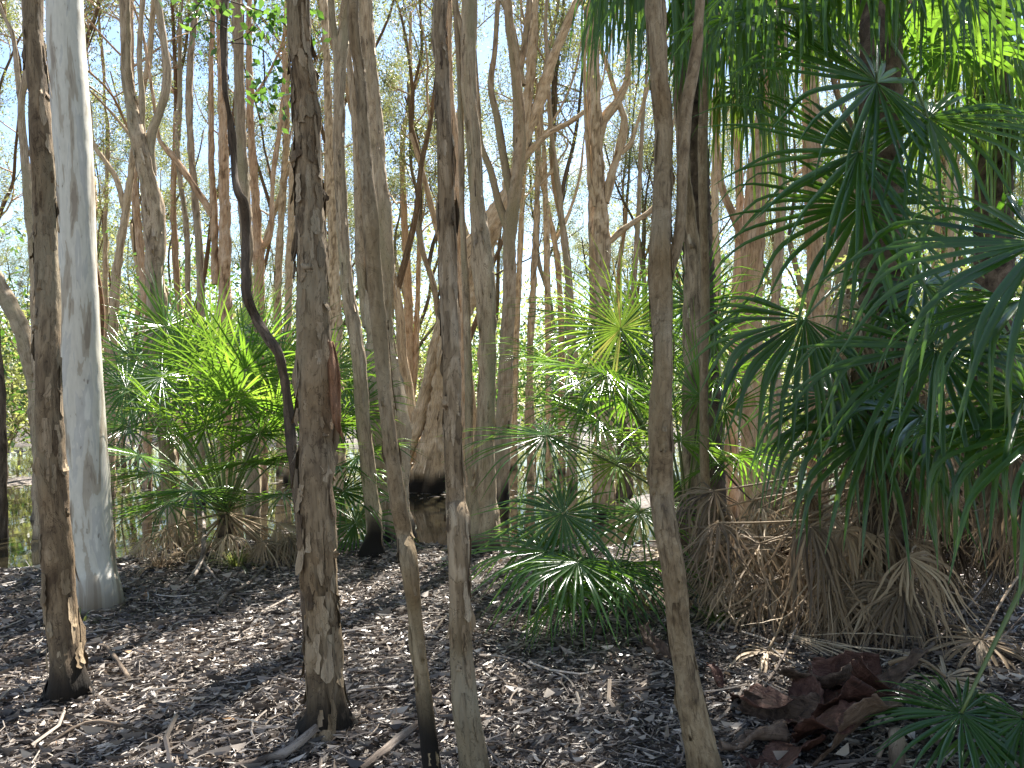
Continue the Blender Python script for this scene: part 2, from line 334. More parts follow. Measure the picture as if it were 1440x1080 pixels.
def grow(mb, leaves, p, d, length, r, level, maxlev, wig=.35, trop=.12, k=(7, 5, 4, 3), leafn=10, rng=random):
    n = max(4, int(length / (.30 if level < 2 else .14))); st = length / n
    P = [np.array(p)]; d = np.array(d, float); dd = d.copy(); bend = RNG.normal(size=3) * wig
    for q in range(n):
        if rng.random() < .35: bend = RNG.normal(size=3) * wig
        dd = unit(dd + bend * .45 + np.array([0, 0, trop])); P.append(P[-1] + dd * st)
    P = np.array(P); t = np.linspace(0, 1, len(P)); rad = r * (1 - .72 * t)
    tube(mb, P, rad, k[min(level, 3)], cap=False, var=.5)
    if level < maxlev:
        m = {0: 5, 1: 5, 2: 4}[min(level, 2)]
        for q in range(m):
            u = rng.uniform(.3, 1) if q else 1.0; i = min(len(P) - 2, int(u * (len(P) - 1)))
            td = unit(P[i + 1] - P[i]); s = unit(np.cross(td, RNG.normal(size=3))); ang = rng.uniform(.45, 1.05) if q else .25
            grow(mb, leaves, P[i], unit(td * math.cos(ang) + s * math.sin(ang)), length * rng.uniform(.38, .66), rad[i] * .62, level + 1, maxlev, wig * 1.15, trop * .8, k, leafn, rng)
    else:
        m = leafn; i = RNG.integers(len(P) // 3, len(P), m)
        leaves.append(P[i] + RNG.normal(size=(m, 3)) * .085)

def px_path(path, d, ground=True, bow=0.):
    """Bottom-to-top list of (px, py, width px) turned into points and radii at distance d."""
    out = []
    for q, (x, y, w) in enumerate(path):
        dd = d + bow * math.sin(q * 1.9 + d * 3)
        p = at(x, y, dd); out.append((*p, w / 2 / FPX * dd))
    return out
def tree(name, label, d, path, mkey='paper', forks=(), height=11., crown=1.0, fine=0, flakes=0, wet=.0, lv=2, nbr=2, leaf=.075, group=None, leafkey='leaf', cat='tree', dry_top=False, flare=1.25, extra=None, amp=1.0, leafn=5, brl=1.):
    """A traced tree: trunk and forks follow the photo, then carry on to the crown."""
    pts = px_path(path, d, bow=.05 if len(path) > 3 else 0)
    x0, y0 = pts[0][0], pts[0][1]; z0 = g1(x0, y0)
    if z0 < WATER_Z - .3: z0 = WATER_Z - .3
    if pts[0][2] > z0 + .02 or pts[0][2] < z0 - .05:
        if pts[0][2] < z0: pts = [q for q in pts if q[2] > z0 + .05]
    pts = [(pts[0][0], pts[0][1], z0 - .12, pts[0][3] * flare), (pts[0][0], pts[0][1], z0 + .02, pts[0][3] * (1 + (flare - 1) * .7)), (pts[0][0] * .999, pts[0][1], z0 + .02 + max(.06, .35 * (pts[0][2] - z0)), pts[0][3] * 1.06)] + [q for q in pts if q[2] > z0 + .16]
    top = np.array(pts[-1])
    root = empty(name, (x0, y0, z0), label, cat, group)
    org = np.array([x0, y0, z0])
    tops = []
    mb, lv_pts = MB(), []
    def extend(pts, frac=1.0):
        a, b = np.array(pts[-2]), np.array(pts[-1]); dr = unit(b[:3] - a[:3]); cur = b.copy(); H = height * frac
        n = 0
        while cur[2] < z0 + H and n < 14:
            dr = unit(dr + np.array([0, 0, .25]) + RNG.normal(size=3) * .10); cur = np.array([*(cur[:3] + dr * .9), max(.012, cur[3] * .87)]); pts.append(tuple(cur)); n += 1
        return pts
    if not dry_top: pts = extend(list(pts))
    step = (.012 if fine else max(.04, d * .0035)); Q = catmull(pts, step)
    k = 44 if fine else (26 if d < 10 else (16 if d < 16 else 10))
    seed = len(bpy.data.objects) * .37 % 50
    def stain(bk):
        n = vn(np.stack([bk[:, 0] * 22 + seed, bk[:, 1] * 22, bk[:, 2] * 3], 1))
        return sst(.22, -.1, bk[:, 2] - .12 - wet * (.55 + .9 * n)) if wet > 0 else np.zeros(len(bk))
    am = amp if d < 10 else amp * 1.2
    sl = tube(mb, Q[:, :3], np.maximum(Q[:, 3], .004), k, bark_disp(seed, am, .7 if name != 'gum_tree' else .2), stain=stain)
    allp = [Q]
    for f in forks:
        fp = px_path(f, d + .02)
        fp = extend(list(fp), .92) if not dry_top else fp
        fq = catmull(fp, max(step * 1.5, .03)); tube(mb, fq[:, :3], np.maximum(fq[:, 3], .004), 20 if d < 10 else 10, bark_disp(seed + 9, am * .8)); allp.append(fq)
    if flakes:
        T, N_, B_ = frames(Q[:, :3])
        hi = int(np.searchsorted(Q[:, 2], EYE + 600 / FPX * d)); 
        for _ in range(flakes):
            i = random.randint(8, max(9, min(hi, len(Q) - 5))); r_ = Q[:, 3]
            sc = min(1.3, r_[i] / .06) * (1 if d < 7 else .55)
            flake(mb, Q[:, :3], T, N_, B_, r_, i, random.uniform(0, 6.28), random.uniform(.015, .05) * sc, random.uniform(.03, .17) * (.7 + .5 * sc), step, random.choice((.003, .006, .012, .022)) * random.uniform(.6, 1.2) * sc, random.random() < .55)
    # limbs and crown
    for A in allp:
        zt = A[-1][2]
        for q in range(nbr):
            if crown <= 0: break
            u = random.uniform(.45, .98) if q else .99
            i = min(len(A) - 2, int(u * len(A)))
            if A[i][2] < z0 + 3.2 and d < 13: continue
            az = random.uniform(0, 6.28); el = random.uniform(.35, 1.1)
            grow(mb, lv_pts, A[i][:3], (math.cos(az) * math.cos(el), math.sin(az) * math.cos(el), math.sin(el)), random.uniform(1.5, 3.2) * brl, max(.012, A[i][3] * .5), 0, lv, leafn=int(leafn * crown) + 1)
    mb.build('trunk', M[mkey], root, org)
    if lv_pts and crown > 0:
        C = np.concatenate(lv_pts); lb = MB()
        C = np.concatenate([C, (C + RNG.normal(size=C.shape) * .14)[::2]])
        leafcards(lb, C, leaf, np.clip(RNG.normal(.5, .25, len(C)), 0, 1)); lb.build('crown', M[leafkey], root, org, smooth=False)
    return root, org, Q

# ------------------------------------------------------------------ near trees (traced from the photo, bottom to top)
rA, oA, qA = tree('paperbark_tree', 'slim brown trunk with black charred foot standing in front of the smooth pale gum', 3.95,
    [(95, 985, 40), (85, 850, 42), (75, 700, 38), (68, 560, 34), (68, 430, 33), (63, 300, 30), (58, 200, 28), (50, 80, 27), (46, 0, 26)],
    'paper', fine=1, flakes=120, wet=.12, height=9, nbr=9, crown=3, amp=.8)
tree('gum_tree', 'thick smooth pale grey gum trunk, the only one with bare mottled bark', 5.75,
    [(131, 850, 66), (125, 780, 66), (117, 600, 59), (110, 400, 51), (102, 200, 51), (91, 0, 46)], 'gum', fine=1, wet=.02, height=14, nbr=9, crown=3, amp=.12, flare=1.18)
rC, oC, qC = tree('paperbark_tree', 'broad shaggy paperbark trunk with a torn red-brown bark sheet hanging off its side', 3.55,
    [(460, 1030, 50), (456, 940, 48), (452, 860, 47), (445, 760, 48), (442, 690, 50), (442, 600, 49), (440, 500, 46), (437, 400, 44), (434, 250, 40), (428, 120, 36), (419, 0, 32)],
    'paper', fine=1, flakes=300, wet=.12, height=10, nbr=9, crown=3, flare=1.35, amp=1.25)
mb = MB(); g = []
for a in range(14):
    for b in range(5):
        t = a / 13; x = 461 + b / 4 * (5 + 12 * math.sin(math.pi * min(1, t * 1.1 + .05)) ** .8 + (10 if t > .6 else 0) * (t - .6) * 2.5 * b / 4) + t * t * 8
        p = at(x, 480 + 138 * t - (4 - b) * 6 * t, 3.52 - .03 * math.sin(b * 1.4) + .012 * math.sin(a * 1.1)); g.append(p - oC)
i = np.arange(13)[:, None] * 5 + np.arange(4)[None]
mb.add(g, np.stack([i, i + 1, i + 6, i + 5], 2).reshape(-1, 4), var=.4)
pl = mb.build('hanging_bark_sheet', M['peel'], rC); so = pl.modifiers.new('thick', 'SOLIDIFY'); so.thickness = .004
pl['label'] = 'torn red-brown bark sheet'
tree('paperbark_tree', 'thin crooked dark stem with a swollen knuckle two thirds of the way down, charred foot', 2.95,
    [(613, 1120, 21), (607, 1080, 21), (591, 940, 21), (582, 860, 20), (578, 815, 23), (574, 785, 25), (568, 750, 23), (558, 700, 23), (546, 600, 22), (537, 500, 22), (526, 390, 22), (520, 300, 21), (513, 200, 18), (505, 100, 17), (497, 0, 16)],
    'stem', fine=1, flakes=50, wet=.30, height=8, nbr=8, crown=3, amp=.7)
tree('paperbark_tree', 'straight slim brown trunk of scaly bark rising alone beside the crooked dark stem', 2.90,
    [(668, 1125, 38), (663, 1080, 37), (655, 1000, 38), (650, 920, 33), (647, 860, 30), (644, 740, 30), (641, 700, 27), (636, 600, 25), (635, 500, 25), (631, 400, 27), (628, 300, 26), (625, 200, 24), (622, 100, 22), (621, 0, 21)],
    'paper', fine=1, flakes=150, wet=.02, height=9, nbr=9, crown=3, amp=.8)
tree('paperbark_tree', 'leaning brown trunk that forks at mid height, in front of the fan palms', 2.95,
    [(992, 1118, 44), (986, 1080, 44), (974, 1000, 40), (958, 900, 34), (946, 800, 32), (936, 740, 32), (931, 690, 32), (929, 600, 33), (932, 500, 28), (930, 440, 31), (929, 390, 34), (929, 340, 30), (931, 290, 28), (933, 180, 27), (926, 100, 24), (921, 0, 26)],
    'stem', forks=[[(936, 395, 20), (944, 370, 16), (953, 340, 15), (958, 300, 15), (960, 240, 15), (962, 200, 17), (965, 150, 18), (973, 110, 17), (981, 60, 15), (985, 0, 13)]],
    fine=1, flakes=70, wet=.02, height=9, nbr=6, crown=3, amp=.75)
tree('sapling', 'very thin straight greenish stem right beside the forked leaning trunk', 5.4,
    [(1003, 865, 14), (1000, 830, 14), (994, 780, 13), (992, 700, 13), (990, 600, 13), (990, 500, 12), (992, 400, 12), (989, 300, 12), (988, 200, 13), (991, 130, 12), (990, 0, 11)],
    'stem', fine=1, flakes=0, wet=0, height=7, nbr=2, crown=.4, amp=.5, cat='sapling')
# ------------------------------------------------------------------ trees on the near bank and in the shallows
tree('paperbark_tree', 'grey trunk curving up from a flared black foot, behind the crooked dark stem', 7.4,
    [(538, 785, 30), (527, 740, 24), (522, 700, 22), (512, 600, 21), (503, 500, 20), (488, 400, 17), (481, 300, 17), (477, 200, 16), (478, 100, 18), (484, 40, 18), (487, 0, 14)],
    'grey', forks=[[(478, 110, 13), (472, 60, 12), (466, 0, 10)]], flakes=60, wet=.22, height=8, nbr=1, flare=1.4)
tree('paperbark_tree', 'wide fluted grey trunk with deep vertical folds and black roots at the waterline', 9.0,
    [(556, 745, 56), (550, 690, 44), (546, 600, 43), (541, 500, 40), (538, 400, 38), (532, 300, 30), (526, 200, 26), (519, 100, 23), (514, 0, 21)],
    'grey', forks=[[(520, 460, 24), (512, 400, 20), (506, 300, 16), (503, 220, 14), (498, 150, 11), (490, 75, 9), (486, 0, 8)]], flakes=110, wet=.25, height=12, flare=1.5, amp=1.5)
tree('paperbark_tree', 'sturdy grey-brown trunk with a second stem joining low down, next to the low fan palm', 7.9,
    [(680, 768, 42), (678, 720, 38), (677, 690, 37), (681, 640, 29), (683, 600, 28), (687, 500, 27), (685, 420, 27), (680, 370, 29), (672, 300, 22), (666, 200, 20), (658, 100, 22), (661, 0, 22)],
    'grey', forks=[[(670, 690, 18), (662, 650, 16), (660, 600, 12), (658, 500, 11), (655, 400, 11), (650, 300, 9), (648, 150, 8), (640, 0, 8)], [(660, 95, 14), (652, 50, 12), (640, 0, 9)]], flakes=90, wet=.1, height=7.5, nbr=0, amp=1.2)
tree('paperbark_tree', 'massive paperbark leaning steeply out of the pool on a black waterlogged base', 13.6,
    [(597, 690, 50), (604, 645, 46), (612, 600, 40), (619, 550, 37), (627, 500, 35), (642, 440, 33), (664, 375, 28), (690, 325, 24), (712, 280, 21), (733, 215, 22), (742, 150, 18), (748, 70, 15), (752, 0, 13)],
    'pink', forks=[[(564, 700, 17), (570, 660, 16), (580, 620, 16), (594, 575, 17), (604, 530, 16), (618, 465, 15), (634, 390, 14), (644, 310, 13), (643, 240, 12), (650, 120, 12), (655, 0, 10)],
                   [(735, 225, 13), (768, 190, 8), (800, 172, 7), (828, 152, 5), (845, 120, 4), (852, 90, 3)], [(728, 230, 16), (756, 150, 15), (775, 90, 14), (800, 30, 12), (812, 0, 10)]],
    flakes=150, wet=.55, height=8.5, nbr=0, flare=1.12, amp=2.2)
tree('paperbark_tree', 'tall trunk in the pool spreading into many upswept limbs above the fan palms', 12.0,
    [(702, 700, 26), (704, 660, 24), (708, 600, 22), (712, 500, 20), (716, 400, 19), (717, 330, 18), (722, 290, 18)],
    'grey', forks=[[(722, 300, 16), (728, 240, 14), (727, 180, 12), (728, 120, 11), (738, 60, 10), (745, 0, 9)], [(722, 290, 12), (708, 220, 12), (700, 170, 11), (690, 120, 9), (696, 70, 8), (700, 0, 7)],
                   [(735, 120, 10), (725, 60, 9), (715, 20, 8), (705, 0, 7)], [(716, 330, 13), (700, 280, 11), (690, 240, 10), (676, 200, 8), (672, 140, 7)]], flakes=60, wet=.4, height=8, nbr=0)
tree('paperbark_tree', 'ragged paperbark with a side limb and torn bark rising behind the bushy fan palm', 7.8,
    [(252, 775, 26), (240, 680, 23), (228, 560, 23), (221, 480, 25), (219, 400, 25), (216, 300, 25), (205, 240, 23), (195, 200, 21), (186, 150, 18), (178, 100, 15), (175, 0, 14)],
    'grey', forks=[[(211, 245, 17), (213, 190, 15), (224, 160, 13), (235, 115, 13), (231, 60, 10), (222, 0, 10)], [(200, 205, 10), (200, 140, 9), (196, 80, 8), (201, 0, 7)]], flakes=120, wet=.1, height=10, amp=1.5)
rM, oM, qM = tree('paperbark_tree', 'winding blackish stem with a leafy green top that swings in to touch the shaggy paperbark', 4.6,
    [(434, 880, 16), (426, 760, 15), (414, 660, 14), (408, 600, 15), (402, 545, 14), (392, 500, 14), (375, 472, 14), (358, 442, 14), (347, 415, 15), (345, 380, 13), (345, 325, 13), (342, 287, 13), (333, 268, 10), (329, 230, 9), (325, 175, 9), (318, 130, 9), (315, 60, 9), (317, 0, 9)],
    'dark', fine=1, flakes=40, wet=0, height=6, nbr=0, crown=0, amp=1.5)
tree('paperbark_tree', 'mossy trunk with rough furrowed bark behind the fork of the leaning brown trunk', 6.6,
    [(972, 790, 28), (974, 600, 27), (975, 480, 27), (975, 400, 26), (971, 330, 22), (963, 250, 18), (956, 150, 16), (953, 0, 15)], 'grey', flakes=40, wet=.05, height=9, nbr=12, crown=4)  # dense crown added above view to shade the hanging palm curtain
tree('paperbark_tree', 'thick trunk with an orange sunlit foot and a forked limb, behind the drooping palm fan', 9.6,
    [(1066, 725, 42), (1062, 680, 38), (1058, 620, 34), (1055, 500, 30), (1058, 380, 27), (1066, 250, 26), (1075, 150, 24), (1088, 0, 22)],
    'orange', forks=[[(1056, 400, 16), (1046, 345, 12), (1030, 300, 11), (1015, 262, 10), (1008, 200, 8)]], flakes=60, wet=.1, height=11, nbr=10, crown=3)  # crown thickened above view to keep sun off the palm fronds
# ------------------------------------------------------------------ trees standing in the swamp, further out
mid = [
 ('slender pale trunk, dead straight, at the back edge of the bushy fan palm', 12.0, [(283, 650, 12), (282, 400, 11), (276, 300, 10), (268, 200, 10), (267, 100, 9), (277, 0, 9)], 'grey', []),
 ('orange-barked trunk with a bare broken limb reaching up beside it', 11.6, [(320, 650, 22), (317, 450, 20), (316, 400, 18), (316, 300, 16), (313, 180, 13), (312, 60, 11)], 'orange', [[(303, 400, 11), (301, 300, 10), (298, 240, 9), (297, 180, 8)], [(300, 305, 10), (290, 288, 10), (265, 250, 9), (243, 220, 9), (226, 200, 7), (222, 185, 5)]]),
 ('brown trunk half hidden by the winding blackish stem', 10.8, [(356, 660, 20), (350, 450, 18), (345, 330, 18), (341, 250, 18), (336, 140, 16), (333, 0, 14)], 'grey', []),
 ('bright orange trunk kinked halfway up, behind the winding stem', 13.5, [(368, 640, 15), (365, 420, 14), (362, 330, 13), (357, 250, 12), (352, 150, 10), (350, 40, 8)], 'orange', [[(364, 350, 9), (380, 330, 8), (384, 250, 7), (392, 190, 6)]]),
 ('pale thin trunk gently bowed between two orange ones', 17.0, [(394, 620, 12), (391, 460, 11), (392, 400, 11), (396, 300, 10), (402, 200, 9), (404, 100, 8)], 'pink', []),
 ('thin pinkish trunk just short of the shaggy paperbark', 15.0, [(404, 620, 11), (405, 450, 10), (409, 330, 9), (412, 230, 8)], 'pink', []),
 ('flaky pink trunk glimpsed past the edge of the shaggy paperbark', 11.5, [(478, 660, 16), (474, 500, 15), (470, 400, 15), (465, 250, 13), (460, 100, 11), (455, 0, 9)], 'pink', []),
 ('double-topped slender trunk at the frame edge behind the slim brown one', 9.0, [(55, 690, 14), (50, 400, 13), (42, 300, 12), (33, 200, 11), (30, 145, 10), (36, 100, 8), (34, 0, 7)], 'grey', [[(30, 150, 8), (24, 100, 7), (18, 50, 6), (2, 15, 5)]]),
 ('heavy trunk leaning hard over the pool, seen beyond the slim brown trunk', 10.5, [(62, 660, 24), (52, 560, 23), (44, 510, 22), (25, 450, 22), (5, 412, 20), (-25, 350, 19), (-50, 280, 17)], 'grey', []),
 ('dark wet trunk standing in water, cut by the frame edge', 9.0, [(3, 745, 15), (3, 650, 13), (2, 560, 11), (-6, 460, 10), (-10, 300, 9)], 'dark', []),
 ('leaning pale trunk with a low fork, behind the pale gum', 13.0, [(155, 640, 15), (158, 480, 14), (165, 380, 12), (178, 290, 12), (187, 225, 11), (196, 150, 9)], 'pink', [[(176, 300, 8), (165, 255, 7), (150, 230, 7), (130, 198, 6), (126, 150, 5)]]),
 ('very thin trunk, one of two hair-fine stems behind the gum', 18.0, [(150, 600, 8), (150, 470, 7), (148, 330, 6), (152, 200, 5)], 'grey', []),
 ('twisted trunk with shredding bark near the side limb paperbark', 14.0, [(208, 640, 13), (205, 440, 11), (195, 330, 11), (190, 270, 9), (188, 170, 8)], 'orange', []),
 ('thin wavering trunk between the ragged paperbark and the dead straight one', 15.0, [(267, 620, 9), (265, 430, 8), (262, 320, 8), (250, 220, 7), (253, 140, 7), (254, 20, 5)], 'grey', []),
 ('pair-stemmed pink trunk in the gap beside the leaning giant', 20.0, [(575, 606, 17), (574, 480, 14), (572, 380, 11), (568, 300, 9), (566, 200, 7)], 'orange', [[(580, 560, 9), (584, 500, 9), (588, 400, 7), (590, 330, 6)]]),
 ('pale trunk touching the many-limbed tree, dark at the waterline', 18.0, [(722, 635, 11), (724, 520, 10), (730, 380, 9), (735, 280, 7)], 'pink', []),
 ('slim trunk rising from a black sodden foot amid open water', 15.6, [(746, 668, 15), (745, 520, 11), (750, 400, 10), (755, 300, 9), (757, 200, 8)], 'pink', []),
 ('thin trunk curving away above the bright green fan', 14.0, [(806, 640, 11), (800, 420, 10), (792, 330, 9), (785, 260, 8), (775, 180, 7), (770, 90, 6)], 'grey', []),
 ('spindly trunk leaning between the leaning giant and the curving one', 16.0, [(772, 630, 9), (770, 440, 9), (768, 300, 8), (764, 200, 6)], 'pink', []),
 ('straight pole-like trunk in front of the stout antlered tree', 11.4, [(838, 660, 12), (834, 390, 11), (832, 250, 10), (830, 150, 9), (828, 0, 8)], 'grey', []),
 ('stout pinkish tree with antler-like stubby limbs', 10.8, [(852, 700, 24), (850, 560, 22), (848, 400, 21), (847, 330, 21), (845, 290, 19)], 'pink', [[(842, 290, 14), (838, 240, 13), (838, 205, 14), (850, 168, 14), (866, 145, 12), (880, 118, 10), (884, 80, 7)], [(850, 285, 14), (862, 240, 12), (872, 205, 12), (878, 170, 10), (872, 150, 8)], [(872, 215, 8), (884, 205, 8), (893, 185, 5)], [(852, 345, 9), (870, 328, 9), (892, 312, 8), (917, 294, 7), (925, 270, 4)], [(838, 290, 9), (830, 260, 8), (828, 240, 6)]]),
 ('narrow pale trunk between the mossy one and the orange-footed one', 12.0, [(1010, 650, 12), (1008, 400, 11), (1005, 280, 10), (1008, 150, 8), (1010, 0, 7)], 'pink', []),
 ('pale trunk close beside the orange-footed one, seen through palm blades', 12.5, [(1092, 660, 15), (1090, 440, 14), (1098, 300, 13), (1100, 150, 12), (1104, 0, 10)], 'grey', []),
 ('broad orange trunk hung with shaggy bark behind the tall dark palm', 9.5, [(1150, 700, 28), (1148, 450, 26), (1144, 300, 24), (1140, 150, 22), (1136, 0, 18)], 'orange', []),
 ('smooth sunlit trunk standing in water past the drooping palm fan', 10.5, [(1030, 700, 16), (1030, 600, 15), (1034, 450, 13), (1040, 300, 11)], 'orange', []),
 ('light trunk showing through the gap right of the tall dark palm', 11.0, [(1338, 660, 16), (1338, 420, 15), (1340, 300, 14), (1335, 150, 12), (1338, 0, 10)], 'pink', []),
 ('reddish trunk with broken bark in the bright gap by the large fan', 12.0, [(1388, 640, 18), (1386, 400, 16), (1392, 300, 15), (1396, 150, 13), (1400, 0, 11)], 'pink', []),
 ('slender trunk in the middle distance leaning away from the stout antlered tree', 15.0, [(885, 620, 9), (888, 450, 8), (896, 330, 7), (902, 200, 6)], 'grey', []),
 ('pale trunk with bare upper limbs above the spindly leaning one', 17.0, [(790, 600, 10), (788, 420, 9), (778, 330, 8), (760, 240, 7), (752, 120, 6)], 'pink', [[(780, 340, 6), (800, 300, 5), (815, 250, 4), (822, 190, 3)]]),
 ('orange trunk behind the straight slim one, bark peeling in ribbons', 10.5, [(652, 640, 15), (650, 400, 14), (643, 300, 14), (640, 200, 13), (632, 120, 11), (630, 0, 10)], 'orange', []),
]
for lab, d, path, mk, fk in mid:
    xb = (path[0][0] - 720) / FPX * d; thin = -2.2 < xb - .27 * (d - 5) < 1.6; big = lab.startswith('broad orange') or lab.startswith('reddish trunk')  # big: unseen crowns enlarged to cast shade on the tall palm
    tree('paperbark_tree', lab, d, path, mk, fk, height=(9.5 if thin and d < 14.5 else 12), wet=(.25 if d < 20 else .15), flakes=int(30 if d < 14 else 10), crown=(3 if big else .8), nbr=(8 if big else 1 if d < 13 else 2 if thin else 6), lv=2, group='paperbarks standing in the swamp', amp=1.4, leafn=(5 if d < 13 else 11))

# ------------------------------------------------------------------ the wood beyond: own trees copied
def proto(k):
    H = random.uniform(11, 16); x = 0; pts = [np.array([0, 0, -.3, .15])]; dr = np.array([random.uniform(-.12, .12), random.uniform(-.1, .1), 1.])
    while pts[-1][2] < H * .55:
        dr = unit(dr + RNG.normal(size=3) * .10 + (0, 0, .12)); pts.append(np.array([*(pts[-1][:3] + dr * .9), max(.05, pts[-1][3] * .94)]))
    mb, lp = MB(), []; A = catmull(pts, .25); tube(mb, A[:, :3], A[:, 3], 8, bark_disp(k, 1.2))
    for f in range(random.choice([2, 3, 3])):
        i = random.randint(len(A) // 3, len(A) - 2) if f else len(A) - 1
        az = random.uniform(0, 6.28); e = random.uniform(1.0, 1.35)
        fp = [A[i].copy()]; dd = np.array([math.cos(az) * math.cos(e), math.sin(az) * math.cos(e), math.sin(e)])
        fp[0][3] *= .8
        while fp[-1][2] < H * .9 and len(fp) < 14:
            dd = unit(dd + RNG.normal(size=3) * .14 + (0, 0, .08)); fp.append(np.array([*(fp[-1][:3] + dd * .8), max(.015, fp[-1][3] * .88)]))
        B = catmull(fp, .25); tube(mb, B[:, :3], B[:, 3], 6)
        for q in range(6):
            j = random.randint(len(B) // 4, len(B) - 1); az = random.uniform(0, 6.28); el = random.uniform(.1, 1.0)
            grow(mb, lp, B[j][:3], (math.cos(az) * math.cos(el), math.sin(az) * math.cos(el), math.sin(el)), random.uniform(1.3, 2.6), max(.012, B[j][3] * .55), 0, 2, k=(5, 4, 3, 3), leafn=15)
    C = np.concatenate(lp); C = np.concatenate([C, (C + RNG.normal(size=C.shape) * .12), (C + RNG.normal(size=C.shape) * .12)[::2]])
    lb = MB(); leafcards(lb, C, .080, np.clip(RNG.normal(.5, .25, len(C)), 0, 1))
    return mb, lb
kinds = ['orange', 'pink', 'grey', 'pink', 'grey', 'orange', 'pink', 'grey']
PT = []
for k in range(8):
    a, b = proto(k); r = empty('paperbark_tree', (0, 0, 0), 'slender pale paperbark far back in the wood beyond the pool', 'tree', 'paperbarks of the far wood')
    a.build('trunk', M[kinds[k]], r); b.build('crown', M['leaf'], r, smooth=False); PT.append(r)
def copy_tree(o):
    c = o.copy(); COL.objects.link(c)
    for ch in o.children:
        q = ch.copy(); COL.objects.link(q); q.parent = c
    return c
spots = []
rr = random.Random(5)
while len(spots) < 96:
    d = 16 + 44 * rr.random() ** 1.25; a = rr.uniform(-.78, .78); x = d * a
    if all((x - u) ** 2 + (d - v) ** 2 > 2.2 for u, v in spots): spots.append((x, d))
for q, (x, y) in enumerate(spots):
    o = PT[q] if q < 8 else copy_tree(PT[q % 8])
    s = rr.uniform(.72, 1.12); o.location = (x, y, max(g1(x, y), WATER_Z - .1)); o.rotation_euler = (0, 0, rr.uniform(0, 6.28)); o.scale = (s * rr.uniform(.7, 1.1),) * 2 + (s,)

# far treeline, one mass
mb = MB(); n = 40000
x = RNG.uniform(-75, 75, n); y = RNG.uniform(62, 80, n); clump = fbm(np.stack([x * .12, y * .05, np.zeros(n)], 1), 3)
top = 5 + 22 * (clump - .25); z = RNG.uniform(0, 1, n) ** .8 * np.maximum(top, 1.5)
keep = vn(np.stack([x * .6, y * .5, z * .7], 1)) > .38
C = np.stack([x, y, z], 1)[keep]; leafcards(mb, C, .42, np.clip(RNG.normal(.6, .3, len(C)), 0, 1), .6)
n = 150000; x = RNG.uniform(-48, 48, n); y = RNG.uniform(34, 58, n); clump = fbm(np.stack([x * .16, y * .1, np.ones(n)], 1), 3)
z = .2 + RNG.random(n) ** 1.1 * (5 + 11 * sst(.3, .75, clump)); keep = vn(np.stack([x * .8, y * .7, z * .9], 1)) > .36
C = np.stack([x, y, z], 1)[keep]; leafcards(mb, C, .22, np.clip(RNG.normal(.45, .3, len(C)), 0, 1), .55)
tag(mb.build('far_treeline', M['yleaf'], smooth=False), 'hazy olive mass of trees closing the view behind the swamp', 'trees', kind='stuff')

# leafy shrubs along the far side, each its own
def shrub(h, w, key, size=.09, n=1500):
    r = empty('leafy_shrub', (0, 0, 0), 'tmp', 'shrub', 'leafy shrubs across the water'); mb, lp = MB(), []
    for q in range(9):
        az = q * 2.4; el = random.uniform(.7, 1.4)
        grow(mb, lp, (.1 * math.cos(az), .1 * math.sin(az), 0), (math.cos(az) * math.cos(el) * w / h * 1.3, math.sin(az) * math.cos(el) * w / h * 1.3, math.sin(el)), h * random.uniform(.6, .95), .02, 0, 1, k=(5, 4, 3, 3), leafn=26)
    C = np.concatenate(lp); C = np.concatenate([C, C + RNG.normal(size=C.shape) * .22, C + RNG.normal(size=C.shape) * .30])
    lb = MB(); leafcards(lb, C, size, np.clip(RNG.normal(.5, .28, len(C)), 0, 1), .42)
    mb.build('stem', M['grey'], r); lb.build('foliage', M[key], r, smooth=False); return r
SH = [shrub(2.6, 1.8, 'yleaf'), shrub(3.4, 2.2, 'gleaf', .11), shrub(2.2, 2.2, 'yleaf', .1)]
for q, (px, d, s, k, lab) in enumerate([
    (-10, 19, 1.5, 0, 'yellow-green bush at the frame edge overhanging the pool by the leaning trunk'), (75, 24, 1.6, 2, 'yellowish bush behind the slim brown trunk'), (-70, 16, 1.4, 0, 'bush half out of frame beyond the dark wet trunk'),
    (180, 19, 1.6, 1, 'green bush behind the bushy fan palm'), (440, 20, 1.5, 0, 'yellow-green bush behind the shaggy paperbark'), (545, 24, 1.4, 1, 'bright green bush just left of the leaning giant'), (600, 27, 1.6, 0, 'yellow bush behind the leaning giant'),
    (760, 21, 1.3, 1, 'dense green bush beside the sodden-footed trunk'), (700, 24, 1.2, 1, 'green bush behind the many-limbed tree'), (1100, 15, 1.5, 0, 'sunny yellow bush glimpsed under the drooping palm fan'), (1010, 22, 1.5, 1, 'green bush between the mossy and orange-footed trunks'),
    (900, 24, 1.3, 2, 'pale bush behind the stout antlered tree'), (1250, 18, 1.7, 1, 'green bush behind the tall dark palm'), (1400, 13, 1.7, 0, 'sunny bush in the gap beside the reddish trunk'), (310, 24, 1.6, 2, 'pale bush behind the orange-barked trunk')]):
    o = SH[k] if q in (0, 3, 1) else copy_tree(SH[k])
    p = at(px, 560, d); o.location = (p[0], d, max(g1(p[0], d), WATER_Z - .05)); o.rotation_euler = (0, 0, q * 1.3); o.scale = (s, s, s * .9); o['label'] = lab
